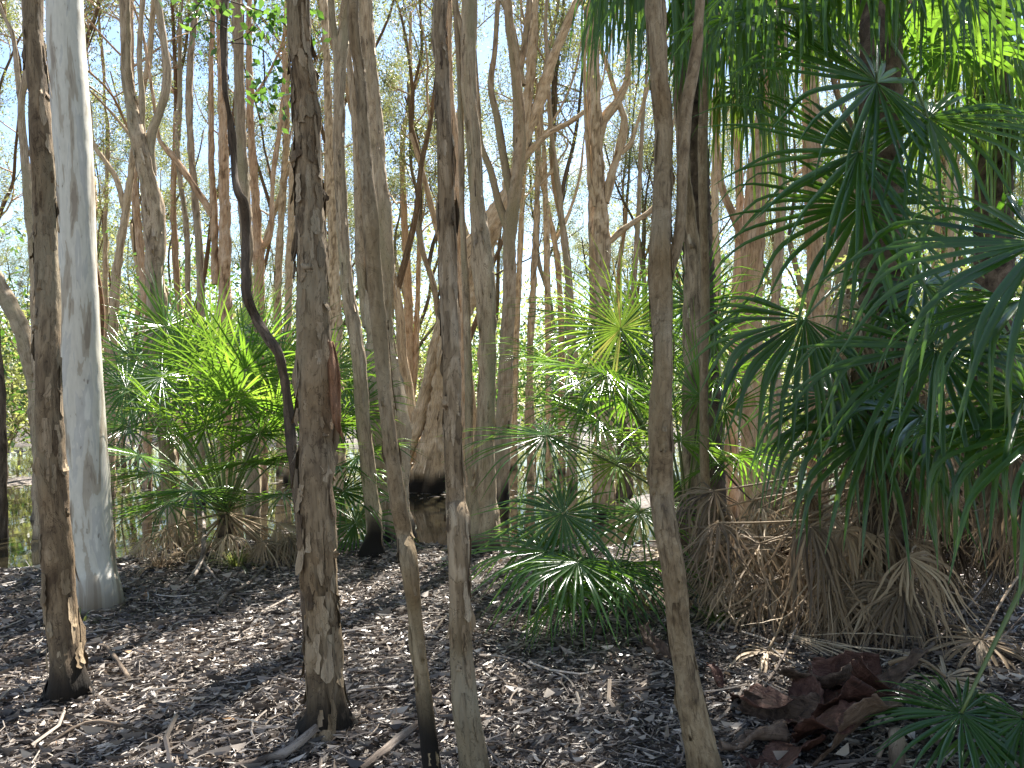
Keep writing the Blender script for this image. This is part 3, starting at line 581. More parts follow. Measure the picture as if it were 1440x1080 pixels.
# ------------------------------------------------------------------ fan palms
UP = np.array([0, 0, 1.])
def fan(mb, hub, a, n, L_=.75, nseg=42, spread=158, fused=.28, droop=.8, bend=.6, wmax=.030, cup=.18, var=.45, mat=0, curl=0., hang_z=0.):
    """Fan blade: folded tapering segments radiating from the hub; each arches and its tip hangs."""
    a = unit(a); n = unit(n - a * np.dot(a, n)); b = np.cross(n, a)
    ns = 13; t = np.linspace(0.02, 1, ns)
    ph = np.radians(np.linspace(-spread, spread, nseg)) + RNG.normal(size=nseg) * .025
    fv = np.clip(var + RNG.normal(size=nseg) * .12, 0, 1)
    dphi = 2 * math.radians(spread) / nseg
    for q in range(nseg):
        c, s = math.cos(ph[q]), math.sin(ph[q])
        ln = L_ * (.70 + .30 * (.5 + .5 * c)) * RNG.uniform(.9, 1.08)
        d0 = unit(a * c + b * s - n * cup * (abs(s) * .8 + .15) + RNG.normal(size=3) * .03)
        bp = bend * RNG.uniform(.75, 1.2); dp = droop * RNG.uniform(.55, 1.3)
        k = np.clip(dp * sst(bp - .12, bp + .22, t) + .12 * dp * t, 0, .985)[:, None]
        D = unit(d0 * (1 - k) + np.array([0, 0, -1.]) * k + RNG.normal(size=3) * .05 * t[:, None])
        if curl: D = unit(D + np.cumsum(RNG.normal(size=(ns, 3)) * curl, axis=0))
        P = hub + np.concatenate([np.zeros((1, 3)), np.cumsum(D[1:] * (ln / (ns - 1)), axis=0)]) + D[0] * .01
        side = unit(np.cross(D, n)); nn = np.cross(side, D)
        w = np.minimum(t * ln * dphi * .52, wmax * .5) * np.where(t < fused, 1.0, 1 - .96 * np.clip((t - fused) / (1 - fused), 0, 1) ** 1.7)
        w = np.maximum(w, .0012)[:, None]
        V = np.stack([P - side * w + nn * w * .35, P - nn * w * .35, P + side * w + nn * w * .35], 1).reshape(-1, 3)
        i = np.arange(ns - 1)[:, None] * 3 + np.arange(2)[None]
        vv = np.repeat(fv[q] + .22 * np.clip((t - .82) / .18, 0, 1) * (RNG.random() < .12), 3)
        mb.add(V, np.stack([i, i + 1, i + 4, i + 3], 2).reshape(-1, 4), None, np.clip(vv, 0, 1), 0, mat)
def frond(root, org, base, hub, L_=.75, name='frond', dead=False, a=None, n=None, pr=.008, sag=.18, pvar=.5, label=None, **kw):
    base, hub = np.asarray(base, float), np.asarray(hub, float)
    dv = hub - base; dist = np.linalg.norm(dv); mid = base + dv * .5 + UP * sag * dist
    t = np.linspace(0, 1, 12)[:, None]; P = (1 - t) ** 2 * base + 2 * t * (1 - t) * mid + t * t * hub
    tan = unit(P[-1] - P[-2])
    if a is None: a = unit(tan + np.array([0, 0, -.25]))
    a = unit(a)
    if n is None: n = UP + RNG.normal(size=3) * .25 - .35 * np.array([0, 1, 0])
    n = np.asarray(n, float); n = n - a * a.dot(n)
    if np.linalg.norm(n) < .15: n = -np.array([dv[0], dv[1], 0]) - a * a.dot(-np.array([dv[0], dv[1], 0]))
    mb = MB(); fan(mb, hub, a, n, L_, **kw)
    o = mb.build(name, M['dead' if dead else 'palm'], root, org)
    pm = MB(); tube(pm, P, np.linspace(pr * 1.7, pr * .8, 12), 6, var=pvar); pm.build('petiole', M['dead' if dead else 'petiole'], o, org)
    if label: o['label'] = label
    return o
def H(px, py, d): return at(px, py, d)
def boots(root, org, base, top, r, n, name='leaf_base'):
    pass
def stemtrunk(root, org, pts, mkey='palmtrunk', k=20, rough=1.6):
    Q = catmull([(*p, r) for p, r in pts], .03); mb = MB()
    def dsp(bk, r):
        c = bk + 3.3; ring = np.abs((bk[:, 2] * 16 + 1.6 * vn(c * (9, 9, 2))) % 1 - .5)
        return rough * (.018 * (.5 - ring) + .018 * (vn(c * (30, 30, 14)) - .5)), vn(c * (20, 20, 20))
    tube(mb, Q[:, :3], Q[:, 3], k, dsp); mb.build('trunk', M[mkey], root, org); return Q
def palm(name, label, apex, gpt, r0, hubs, L_=.75, dead=(), group=None, cat='palm', vmin=.2, vmax=.65, **kw):
    apex = np.asarray(apex, float); gpt = np.asarray(gpt, float); root = empty(name, gpt, label, cat, group); org = gpt
    stemtrunk(root, org, [(gpt - UP * .1, r0 * 1.25), (gpt + (apex - gpt) * .5, r0), (apex, r0 * .8)])
    for h in hubs:
        o = dict(kw); ex = h[3] if len(h) > 3 else {}; o.update(ex); LL = o.pop('L_', L_) * random.uniform(.92, 1.08)
        b0 = o.pop('base', None); b0 = apex if b0 is None else H(*b0)
        hub = H(*h[:3]); az = hub - b0; b0 = b0 + .7 * r0 * unit(np.array([az[0], az[1], .6]))
        frond(root, org, b0, hub, LL, var=o.pop('var', random.uniform(vmin, vmax)), **o)
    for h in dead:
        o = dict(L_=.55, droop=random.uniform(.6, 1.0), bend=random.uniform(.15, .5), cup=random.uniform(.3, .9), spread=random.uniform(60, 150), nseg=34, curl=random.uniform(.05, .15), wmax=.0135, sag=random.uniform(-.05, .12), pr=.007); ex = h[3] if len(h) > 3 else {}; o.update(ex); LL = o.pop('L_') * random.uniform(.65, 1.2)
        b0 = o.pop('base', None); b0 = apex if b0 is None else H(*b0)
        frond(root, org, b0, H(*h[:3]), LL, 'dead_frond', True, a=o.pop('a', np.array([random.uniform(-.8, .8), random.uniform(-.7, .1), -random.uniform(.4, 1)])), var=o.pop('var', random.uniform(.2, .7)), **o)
    return root
def gp(px, d): x = (px - 720) / FPX * d; return np.array([x, d, g1(x, d)])

# bushy palm behind the pale gum
palm('fan_palm', 'bushy short fan palm with upright bright fronds, between pale gum and shaggy paperbark', H(318, 722, 7.35), gp(316, 7.35), .06,
     [(178, 545, 7.0, dict(a=(-.9, -.2, .35))), (232, 458, 7.4, dict(a=(-.4, 0, .9))), (228, 530, 6.85, dict(a=(-.8, -.4, .3))), (300, 478, 7.6, dict(a=(-.1, .1, 1))), (345, 520, 6.95, dict(a=(.1, -.5, .8))),
      (368, 480, 7.6, dict(a=(.4, .1, .9))), (395, 505, 7.8, dict(a=(.6, .2, .8))), (240, 590, 6.7), (388, 575, 6.9), (398, 640, 6.7), (195, 640, 7.1), (332, 560, 6.6, dict(a=(0, -.7, .6))), (265, 555, 7.8, dict(a=(-.5, .3, .8))),
      (180, 600, 7.6), (340, 462, 8.0, dict(a=(.1, .3, 1))), (280, 500, 8.0, dict(a=(-.3, .4, .9))), (205, 570, 7.9), (412, 560, 7.7, dict(a=(.8, 0, .5))), (310, 540, 7.2, dict(a=(-.1, -.3, .9))), (365, 610, 6.7), (215, 665, 7.6), (345, 650, 6.6), (236, 708, 6.9), (398, 695, 7.0), (270, 690, 6.75, dict(a=(-.3, -.8, -.1))), (290, 600, 6.7), (380, 540, 7.3), (190, 505, 7.7, dict(a=(-.7, .1, .6))), (255, 500, 7.2, dict(a=(-.4, -.3, .8))), ],
     L_=.76, dead=[(250 + 22 * q, 735 + (q * 37) % 40, 7.15 + .09 * ((q * 5) % 7), dict(L_=.45)) for q in range(8)] + [(235 + 17 * q, 745 + (q * 29) % 35, 7.0 + .07 * ((q * 3) % 5), dict(L_=.42, a=(-.8 + .16 * q, -.5, -.3), droop=.6)) for q in range(11)] + [(200, 760, 7.3, dict(L_=.4)), (390, 735, 7.2, dict(a=(.9, -.3, -.35), L_=.6, droop=.5)), (370, 760, 7.0, dict(a=(.8, -.5, -.3), L_=.6, droop=.5))],
     droop=.24, bend=.7, cup=.08, sag=.05, nseg=40, wmax=.019, vmin=.25, vmax=.6)
palm('fan_palm', 'green fan palm tucked behind the shaggy paperbark with shiny fronds spilling past it', H(452, 690, 8.3), gp(450, 8.3), .08,
     [(488, 545, 8.0, dict(a=(.5, -.2, .7))), (474, 600, 7.8), (505, 640, 7.9), (482, 690, 7.6), (500, 735, 7.7), (462, 520, 8.5, dict(a=(.1, .1, 1))), (430, 560, 8.6, dict(a=(-.3, .1, .9))), (425, 640, 8.2), (478, 655, 7.7), (495, 575, 8.5)],
     L_=.7, droop=.35, bend=.6, sag=.08, nseg=36, wmax=.022, dead=[(470, 760, 8.1), (430, 750, 8.1)])
# palm in the middle, between the pool and the leaning brown trunk
palm('fan_palm', 'mid-sized fan palm with bright upright fan and long stalks behind the leaning forked trunk', H(965, 715, 6.6), gp(970, 6.6), .10,
     [(873, 462, 6.6, dict(a=(-.25, .1, 1), var=.75)), (853, 522, 6.1, dict(a=(-.95, -.3, .15))), (768, 612, 5.7, dict(a=(-.95, -.25, -.05), n=(.1, -.35, 1))), (843, 592, 6.7), (868, 650, 6.9, dict(var=.8)), (893, 500, 7.1, dict(a=(-.5, .2, .8))),
      (975, 428, 6.8, dict(a=(.1, .2, 1))), (1003, 472, 7.0, dict(a=(.4, .2, .9))), (1010, 530, 6.4, dict(a=(.7, -.3, .4))), (925, 560, 7.4, dict(a=(-.3, .5, .7))), (1020, 575, 6.5), (830, 560, 7.2), (905, 455, 7.4, dict(a=(-.2, .4, .9))), (940, 500, 7.5), (800, 520, 6.9), (880, 560, 6.2), (835, 470, 7.3, dict(a=(-.6, .2, .7))), (900, 720, 5.9), (955, 620, 5.8), (1040, 640, 6.2), (985, 560, 6.1)],
     L_=.84, droop=.33, bend=.62, sag=.07, nseg=42, wmax=.019, vmin=.2, vmax=.55, dead=[(1010, 790, 6.3), (1030, 770, 6.6), (985, 780, 6.1), (1050, 800, 6.5), (925, 790, 6.4)])
# low palm at the water's edge
palm('fan_palm', 'low glossy fan palm spreading over the litter beside the slim straight trunk', H(838, 800, 5.6), gp(845, 5.6), .06,
     [(792, 722, 5.2, dict(a=(-.6, -.5, -.5), n=(-.1, -.75, .7), L_=.72, spread=168, nseg=44)), (770, 775, 5.0, dict(a=(-.8, -.5, -.1))), (812, 790, 4.85, dict(a=(-.3, -.9, -.15))), (868, 800, 5.1, dict(a=(.2, -.8, -.2), var=.2)), (890, 790, 5.5, dict(a=(.6, -.4, .1), var=.2)), (800, 830, 4.9, dict(a=(-.3, -.8, -.15), L_=.5))],
     L_=.66, droop=.34, bend=.5, sag=.12, nseg=40, wmax=.022)
# the tall dark palm
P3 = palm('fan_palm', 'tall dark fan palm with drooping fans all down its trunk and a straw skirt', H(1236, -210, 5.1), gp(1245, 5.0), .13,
     [(1233, 116, 4.3, dict(a=(-.85, -.35, .08), base=(1236, 40, 5.1), n=(-.1, -.85, .5), var=.12, droop=.42, bend=.72, L_=1.02)), (1208, 213, 4.2, dict(a=(-.9, -.35, -.1), base=(1236, 130, 5.1), n=(-.1, -.88, .45), var=.15, droop=.36, bend=.74, L_=.94)), (1212, 287, 4.3, dict(a=(-.75, -.35, -.55), base=(1238, 200, 5.1), n=(-.1, -.85, .5), var=.12, droop=.42, bend=.7, L_=.98)),
      (1132, 448, 4.5, dict(a=(-.72, -.3, -.68), base=(1230, 390, 5.0), n=(-.3, -.75, .6), var=.22, droop=.6, spread=98, L_=.9)), (1305, 165, 4.35, dict(a=(.8, -.5, -.25), base=(1240, 70, 5.1), n=(.1, -.75, .6), var=.2, droop=.5)),
      (1085, 10, 4.7, dict(a=(-.9, -.3, -.3), var=.2)), (1130, -30, 4.3, dict(a=(-.75, -.5, -.3), var=.15)), (1210, -50, 3.9, dict(a=(-.2, -.9, -.4), var=.15)), (1290, -50, 4.0, dict(a=(.3, -.85, -.4), var=.2)), (1365, 0, 4.6, dict(a=(.9, -.3, -.3), var=.4)), (1345, 60, 5.7, dict(a=(.8, .4, -.3), var=.25)),
      (1200, 0, 6.0, dict(a=(-.3, .9, -.3), var=.5)), (1130, 60, 5.7, dict(a=(-.8, .5, -.3), var=.4)), (1280, 30, 6.1, dict(a=(.3, .9, -.3), var=.3)),
      (1228, 605, 4.3, dict(a=(-.45, -.65, -.62), base=(1240, 520, 5.0), var=.25, droop=.7, L_=.85)), (1172, 555, 4.6, dict(a=(-.75, -.35, -.58), base=(1236, 490, 5.0), var=.25, droop=.7, L_=.85)), (1295, 585, 4.3, dict(a=(.35, -.7, -.6), base=(1248, 520, 5.0), var=.25, droop=.7)), (1300, 400, 4.8, dict(a=(.7, -.4, -.5), base=(1242, 320, 5.1), var=.12, droop=.6))],
     L_=.95, droop=.82, bend=.55, sag=.10, nseg=34, wmax=.038, cup=.12,
     dead=[(1180 + (q * 53) % 150, 420 + 17 * q, 4.75 + .06 * (q % 6), dict(base=(1240, 390 + 16 * q, 5.0), L_=.7)) for q in range(18)] + [(1140 + (q * 47) % 145, 740 + 7 * q, 4.45 + .10 * (q % 6), dict(base=(1245, 690 + 8 * q, 5.0), L_=.6)) for q in range(15)] + [(1285 + (q * 37) % 150, 600 + (q * 19) % 190, 5.35 + .05 * (q % 6), dict(base=(1255, 560 + 10 * q, 5.2), L_=.75, var=.06 + .02 * (q % 5), a=(.2, .1, -1), spread=110)) for q in range(20)] + [(1010 + (q * 59) % 170, 735 + (q * 29) % 120, 4.7 + .12 * (q % 7), dict(base=(1235, 720 + 5 * q, 5.0), L_=.5, a=(-.5 + .07 * q, -.5, -.5), droop=.7, spread=140)) for q in range(15)] + [(1005 + (q * 67) % 200, 690 + (q * 23) % 90, 5.1 + .13 * (q % 7), dict(base=(1240, 640 + 6 * q, 5.1), L_=.55, a=(-.7 + .12 * q, -.4, -.35), droop=.75, spread=120)) for q in range(11)])  # rear low-tone fronds are added; their dark colour stands for the hollow's shade
# the palm at the frame edge, near
palm('fan_palm', 'near fan palm half out of frame, huge dark fans with folded hanging tips', H(1560, 430, 3.9), gp(1560, 3.9), .16,
     [(1462, 340, 3.15, dict(a=(-.92, -.15, -.25), n=(-.1, -.75, .65), var=.12, droop=.6, L_=.95)), (1316, 490, 3.7, dict(a=(-.8, -.35, -.45), n=(-.15, -.75, .65), var=.15, droop=.55, L_=.9)), (1440, 420, 3.3, dict(a=(-.6, -.7, -.4), var=.12)), (1440, 560, 3.5, dict(a=(-.5, -.7, -.5), var=.2)), (1400, 480, 4.4, dict(a=(-.8, .4, -.3), var=.4)), (1480, 600, 3.3, dict(a=(-.4, -.8, -.4)))],
     L_=.82, droop=.9, bend=.62, sag=.08, nseg=36, wmax=.034,
     dead=[(1425 + (q * 31) % 60, 640 + 18 * q, 4.0 + .1 * (q % 5), dict(base=(1540, 480 + 14 * q, 3.9), L_=.5)) for q in range(5)])
palm('fan_palm', 'small fan palm frond rosette low in the corner with a long pale green stalk', H(1500, 720, 3.3), gp(1500, 3.3), .05,
     [(1352, 1003, 3.05, dict(a=(-.25, -.7, -.25), n=(-.1, -.7, .8), L_=.46, spread=172, nseg=44, sag=.02, droop=.3, bend=.7, wmax=.022, var=.35)), (1440, 1010, 3.0, dict(a=(-.2, -.8, -.3), L_=.4, droop=.4, var=.3))], L_=.5, cat='palm')
# sunlit palms behind
palm('fan_palm', 'sunlit yellow-green palm behind the tall dark one, long leaf tips hanging like a curtain', H(1395, -190, 7.0), gp(1400, 7.0), .15,
     [(1300, -20, 6.7, dict(a=(-.8, -.3, -.4))), (1345, 30, 6.5, dict(a=(-.4, -.8, -.4))), (1400, 60, 6.4, dict(a=(0, -.9, -.4))), (1450, 40, 6.6, dict(a=(.6, -.6, -.4))), (1420, 140, 6.5, dict(a=(.1, -.8, -.6), base=(1398, 0, 7))), (1320, 90, 7.0, dict(a=(-.9, 0, -.5))), (1370, -30, 7.6, dict(a=(-.2, .8, -.4))), (1290, 40, 7.4, dict(a=(-.8, .4, -.5))), (1440, 100, 7.5, dict(a=(.5, .6, -.5))), (1470, 180, 6.8, dict(a=(.5, -.5, -.6), base=(1400, 60, 7))), (1360, 170, 6.9, dict(a=(-.4, -.5, -.7), base=(1398, 40, 7)))],
     L_=1.15, droop=.95, bend=.35, nseg=40, var=.6, wmax=.024)
palm('fan_palm', 'low sunny fan palm in the gap beyond the near half-hidden palm', H(1430, 690, 6.4), gp(1430, 6.4), .08,
     [(1395, 600, 6.2, dict(a=(-.6, -.3, .5))), (1440, 560, 6.5, dict(a=(.1, .2, 1))), (1400, 660, 6.0), (1360, 640, 6.6), (1450, 640, 5.9), (1375, 690, 6.1), (1480, 600, 6.4)], L_=.7, var=.75, droop=.7, bend=.5)
palm('fan_palm', 'tall palm whose hanging dark leaf curtain drops in from above the leaning forked trunk', H(955, -260, 6.9), gp(1000, 7.3), .13,
     [(903, -60, 5.6, dict(a=(-.5, -.6, -.55))), (876, -50, 6.0, dict(a=(-.8, -.2, -.55))), (945, -40, 5.4, dict(a=(-.1, -.8, -.55))), (1000, -20, 5.7, dict(a=(.4, -.6, -.6))), (1040, 10, 5.9, dict(a=(.8, -.2, -.55))), (1065, 60, 6.3, dict(a=(.7, -.1, -.7), base=(960, -150, 6.9))), (1015, 60, 5.9, dict(a=(.3, -.4, -.8), base=(960, -120, 6.9))), (1100, -20, 6.4, dict(a=(.9, -.1, -.4))), (920, -100, 6.6, dict(a=(-.6, .3, -.4))), (1050, 130, 6.2, dict(a=(.5, -.3, -.8), base=(965, -60, 6.9), var=.7)), (980, -60, 7.6, dict(a=(.2, .8, -.4)))],
     L_=1.05, droop=.96, bend=.30, nseg=38, var=.3, wmax=.028)

# small straw and green tufts
def tuft(name, label, p, n, h, key, spread=.9, cat='grass tuft', var=(.2, .8)):
    mb = MB(); p = np.asarray(p)
    for q in range(n):
        az = random.uniform(0, 6.28); el = random.uniform(.35, 1.3); d = np.array([math.cos(az) * math.cos(el) * spread, math.sin(az) * math.cos(el) * spread, math.sin(el)])
        L_ = h * random.uniform(.6, 1.15); t = np.linspace(0, 1, 7)[:, None]
        P = p + d * L_ * t - UP * (.55 * L_ * t ** 2.3) + np.array([math.cos(az), math.sin(az), 0]) * .03
        s = unit(np.cross(d, UP)); w = (.0055 * (1 - t ** 2) + .0006)
        V = np.stack([P - s * w, P + s * w], 1).reshape(-1, 3); i = np.arange(6) * 2
        mb.add(V, np.stack([i, i + 1, i + 3, i + 2], 1), None, random.uniform(*var))
    return tag(mb.build(name, M[key], origin=p), label, cat)
def gon(px, py, dz=0): q = on(px, py); q[2] += dz; return q
tuft('grass_tuft', 'arching green and straw grass tuft at the foot of the bushy fan palm', gon(332, 795), 90, .42, 'grassy')
tuft('grass_tuft', 'sparse little grass clump at the foot of the pale gum', gon(112, 880), 26, .22, 'grassy')
tuft('grass_tuft', 'green grassy clump under the low glossy fan palm', gon(860, 850), 90, .42, 'grassy')
tuft('grass_tuft', 'dark green young blades at the base of the very thin stem', gon(1010, 880), 60, .34, 'grassy', var=(0, .4))
tuft('grass_tuft', 'pale straw clump below the gum end of the fallen sticks', gon(225, 800), 110, .36, 'dead', cat='grass tuft')
tuft('grass_tuft', 'brown dry clump around the leaning trunk near the dark hanging sheath', gon(905, 860), 90, .36, 'dead')

# ------------------------------------------------------------------ sticks, logs, palm debris
def stick(name, label, pts, cat='branch', key='stick', r=.02, k=8, sub=(), wet=0):
    P = np.array([np.append(gon(x, y, dz), w) for x, y, dz, w in pts]); Q = catmull(P, .03); org = P[0][:3]
    mb = MB(); tube(mb, Q[:, :3], Q[:, 3], k, lambda bk, r_: ((vn(bk * 40 + 2) - .5) * .5 * r_, vn(bk * 9)), stain=wet)
    for s in sub:
        B = np.array([np.append(gon(x, y, dz), w) for x, y, dz, w in s]); B = catmull(B, .03); tube(mb, B[:, :3], B[:, 3], 6, var=.5)
    return tag(mb.build(name, M[key], origin=org), label, cat)
stick('fallen_branch', 'curved grey stick lying against the shaggy trunk foot, forked at its tip', [(330, 1090, .03, .018), (400, 1075, .05, .02), (445, 1045, .07, .017), (475, 1022, .08, .012), (492, 1026, .05, .008)], sub=[[(470, 1025, .08, .009), (460, 1012, .10, .007), (455, 1018, .06, .005)], [(440, 1048, .07, .009), (485, 1040, .03, .006)]])
stick('fallen_branch', 'pale bent stick at the foot of the thin crooked dark stem', [(505, 1090, .02, .02), (540, 1070, .04, .021), (565, 1050, .05, .018), (592, 1030, .05, .014)])
stick('fallen_branch', 'grey stick running on behind the charred foot of the crooked stem', [(604, 1012, .03, .012), (640, 1018, .03, .016), (690, 1016, .02, .013)])
stick('fallen_branch', 'long thin fallen stick curving out from the bushy palm across the bare litter', [(300, 868, .03, .016), (318, 845, .05, .017), (345, 832, .05, .014), (375, 800, .05, .011), (392, 775, .06, .008)])
stick('fallen_branch', 'pale forked driftwood root propped beside the bushy fan palm', [(262, 825, .02, .02), (283, 806, .10, .022), (287, 785, .25, .018), (285, 760, .38, .012)], sub=[[(284, 805, .10, .016), (305, 818, .02, .01)]])
stick('fallen_branch', 'grey fallen limb lying from the gum toward the ragged paperbark', [(150, 760, .12, .03), (185, 752, .15, .028), (215, 740, .20, .024), (250, 722, .22, .016)])
stick('fallen_branch', 'dark half-buried stick near the charred slim trunk', [(170, 960, .02, .014), (182, 965, .03, .015), (150, 920, .04, .012), (130, 915, .02, .008)], key='dark')
stick('fallen_branch', 'thin dark twig crossing the litter at the foot of the frame', [(60, 1060, .03, .008), (130, 1030, .05, .009), (210, 1045, .04, .007), (250, 1062, .02, .005)], key='dark')
stick('fallen_branch', 'slim dark stick across the shaded litter behind the straight scaly trunk', [(690, 960, .02, .01), (725, 975, .03, .012), (760, 990, .03, .009), (800, 1008, .02, .006)], key='dark')
stick('fallen_branch', 'straight dry stick on the sunlit patch between the shaggy and crooked trunks', [(478, 985, .02, .012), (520, 978, .03, .012), (560, 972, .02, .009)], key='dark')
stick('fallen_log', 'dark broken log lying in the shallows behind the sturdy two-stemmed trunk', [(695, 722, .1, .085), (730, 716, .12, .09), (775, 716, .1, .075), (800, 718, .06, .05)], 'log', 'grey', wet=.45)
stick('fallen_log', 'low black log floating in front of the leaning giant', [(562, 697, .03, .05), (610, 695, .04, .055), (650, 697, .03, .04)], 'log', 'dark', wet=.5)
stick('fallen_log', 'black sunken log in the pool behind the slim brown trunk', [(-10, 728, .05, .03), (25, 723, .06, .035), (62, 720, .05, .02)], 'log', 'dark', wet=.6)
stick('fallen_log', 'dark waterlogged timber at the pool edge beside the pale gum', [(-10, 778, .02, .05), (30, 775, .04, .055), (62, 772, .03, .04)], 'log', 'dark', wet=.5)
stick('tree_root', 'grey mossy root snaking over the mud from the fluted trunk', [(566, 735, .12, .07), (585, 742, .08, .06), (605, 748, .05, .05), (622, 752, .02, .035)], 'root', 'grey', sub=[[(570, 740, .1, .04), (575, 765, .03, .02)]])
# broken dark stump in the water
p = gp(878, 13.0); Q = []
r = empty('tree_stump', p, 'short jagged black stump standing in the pool between palm fans', 'stump'); mb = MB()
Pq = catmull([(*(p + UP * -.2), .20), (*(p + UP * .25), .15), (*(at(879, 615, 13)), .12), (*(at(877, 598, 13)), .07), (*(at(876, 584, 13)), .02)], .03); tube(mb, Pq[:, :3], Pq[:, 3], 14, bark_disp(4, 1.8)); mb.build('trunk', M['dark'], r, p)

# red-brown leathery palm sheaths
def sheath(label, px, py, L_, w, rz, tilt, roll, curl, dz=.06, twist=.3, pinch=.22, shape=0):
    nu, nv = 12, 22; L_, w = L_ * 1.22, w * 1.3; c0 = gon(px, py, dz); u = np.linspace(-1, 1, nu); v = np.linspace(0, 1, nv); U, V_ = np.meshgrid(u, v)
    wid = w * (1 - pinch * V_ ** 1.5) * (.75 + .25 * np.sin(3 * V_ + 1)); th = U * curl * (1 - .3 * V_ + .5 * (V_ > .85) * (V_ - .85) / .15)
    X = np.sin(th) / max(curl, .1) * wid; Z = (1 - np.cos(th)) / max(curl, .1) * wid + .06 * L_ * np.sin(V_ * 5 + px) * 1.2 + (.25 * L_ * V_ ** 2 if shape else 0)
    Y = (V_ - .5) * L_; tw = twist * (V_ - .5) * 2; X, Z = X * np.cos(tw) - Z * np.sin(tw), X * np.sin(tw) + Z * np.cos(tw)
    P = np.stack([X, Y, Z], 2).reshape(-1, 3); P += (np.stack([vn(P * 14 + px), vn(P * 14 + 7 + px), vn(P * 14 + 13 + px)], 1) - .5) * .035
    ed = (np.abs(U) > .95) | (V_ > .97); P += (ed.ravel()[:, None]) * RNG.normal(size=P.shape) * .004
    from mathutils import Euler
    m = np.array(Euler((tilt, roll, rz)).to_matrix()); Pw = P @ m.T
    Pw[:, 2] -= min(0, Pw[:, 2].min()) * .8 + .03; Pw = Pw + c0
    mb = MB(); i = np.arange(nv - 1)[:, None] * nu + np.arange(nu - 1)[None]
    mb.add(Pw, np.stack([i, i + 1, i + nu + 1, i + nu], 2).reshape(-1, 4), P, vn(P * 6 + px), 0)
    o = tag(mb.build('palm_sheath', M['sheath' if int(px) % 3 else 'sheath_old'], origin=c0), label, 'palm sheath', 'fallen palm sheaths')
    s = o.modifiers.new('thick', 'SOLIDIFY'); s.thickness = .003; return o
sheath('dark red cupped sheath standing up behind the others', 1192, 975, .30, .12, 1.35, .15, -.9, 1.0)
sheath('long dark sheath ending in an upturned pointed fin', 1248, 992, .42, .055, -1.25, .12, .25, .8, shape=1, dz=.05)
sheath('largest red-brown sheath, its broad face tilted toward the viewer', 1192, 1045, .34, .15, .7, -.75, .15, .7, twist=.2)
sheath('dark brown sheath panel below the largest one', 1200, 1085, .34, .15, 1.0, -.7, .2, .6, twist=.15)
sheath('crumpled red sheath just past the foot of the leaning forked trunk', 1095, 1022, .28, .10, .9, .1, -.6, 1.3)
sheath('rolled brown sheath with a pale fibrous end', 1062, 1062, .26, .07, 1.7, .05, .5, 2.2)
sheath('small bright red curl of sheath in the sun beside the leaning trunk', 1003, 968, .12, .05, .4, .5, .4, 1.4)
sheath('dark hollow sheath lying beside the leaning forked trunk', 912, 925, .20, .08, .5, .75, .3, 1.6)
sheath('woven brown sheath like a hanging basket against the straw', 1118, 858, .34, .13, .3, 1.15, .1, 1.0, dz=.10, pinch=.3)
sheath('low wrinkled sheath lying flat at the foot of the frame', 1100, 1085, .24, .11, 2.0, 0, .2, .7)
sheath('purple-brown flap of sheath between the crumpled and the cupped one', 1135, 1005, .26, .09, -.5, .35, -.3, 1.1)
sheath('thin curled strip of sheath on the low palm leaves', 838, 850, .40, .035, 1.3, .1, .2, 1.6, dz=.14)

for lab, *v in [('broad dark sheath half under the largest one', 1165, 1020, .36, .14, 2.2, -.3, .3, .6), ('flat maroon sheath with torn end between the leaning trunk and the pile', 1060, 1010, .30, .10, .2, -.35, -.2, .9),
    ('folded dark sheath at the back of the red pile', 1140, 985, .34, .12, 1.9, .2, .5, .9), ('russet sheath leaning on the cupped one', 1225, 1020, .32, .12, -.2, -.6, .3, .8), ('dull brown sheath at the bottom of the pile by the grey stump', 1150, 1070, .32, .13, .4, -.4, -.3, .8)]: sheath(lab, *v)
# short grey stub
stick('tree_stump', 'short weathered grey stub standing between red sheaths and the corner rosette', [(1262, 1095, -.05, .035), (1262, 1090, .05, .034), (1260, 1088, .17, .03), (1258, 1088, .19, .02)], 'stump', sub=[[(1235, 1085, .06, .01), (1250, 1080, .12, .01), (1285, 1085, .10, .007)]])

# fallen dead fronds and loose stalks
def fallen(label, hx, hy, dz, a, bx, by, bdz, L_=.5, n=(0, -.3, 1), group='fallen palm fronds', nseg=30, spread=150, droop=.55, var=.6, wmax=.018, name='fallen_frond'):
    hub = gon(hx, hy, dz); base = gon(bx, by, bdz); r = empty(name, hub, label, 'palm frond', group); mb = MB()
    fan(mb, hub, np.array(a, float), np.array(n, float), L_, nseg, spread, .25, droop, .45, wmax, .2, var, 0, .05)
    mb.build('blade', M['dead'], r, hub); t = np.linspace(0, 1, 10)[:, None]; P = base * (1 - t) + hub * t + UP * .06 * np.sin(t * 3.14)
    pm = MB(); tube(pm, P, np.linspace(.012, .007, 10), 6, var=.5); pm.build('petiole', M['dead'], r, hub); return r
fallen('straw-coloured dead fan spread like a star at the foot of the tall dark palm', 1245, 905, .26, (-.6, -.6, -.35), 1400, 830, .3, .42, n=(0, -.75, .6), var=.62)
fallen('grey bleached frond whose straight blades point at the red sheaths', 1105, 915, .10, (.75, -.65, -.05), 1050, 880, .15, .75, nseg=16, spread=20, droop=.12, var=.9, wmax=.026)
fallen('tangled tan frond under the thin straight stem', 1060, 880, .14, (-.3, -.9, -.2), 1180, 820, .3, .45, var=.5)
fallen('pale dead frond flattened beside the corner rosette', 1330, 975, .08, (.7, -.4, -.1), 1250, 960, .1, .45, var=.75)
fallen('brown frond heap against the straw skirt, blades combed downhill', 1150, 830, .3, (-.5, -.7, -.5), 1230, 760, .5, .6, var=.45)
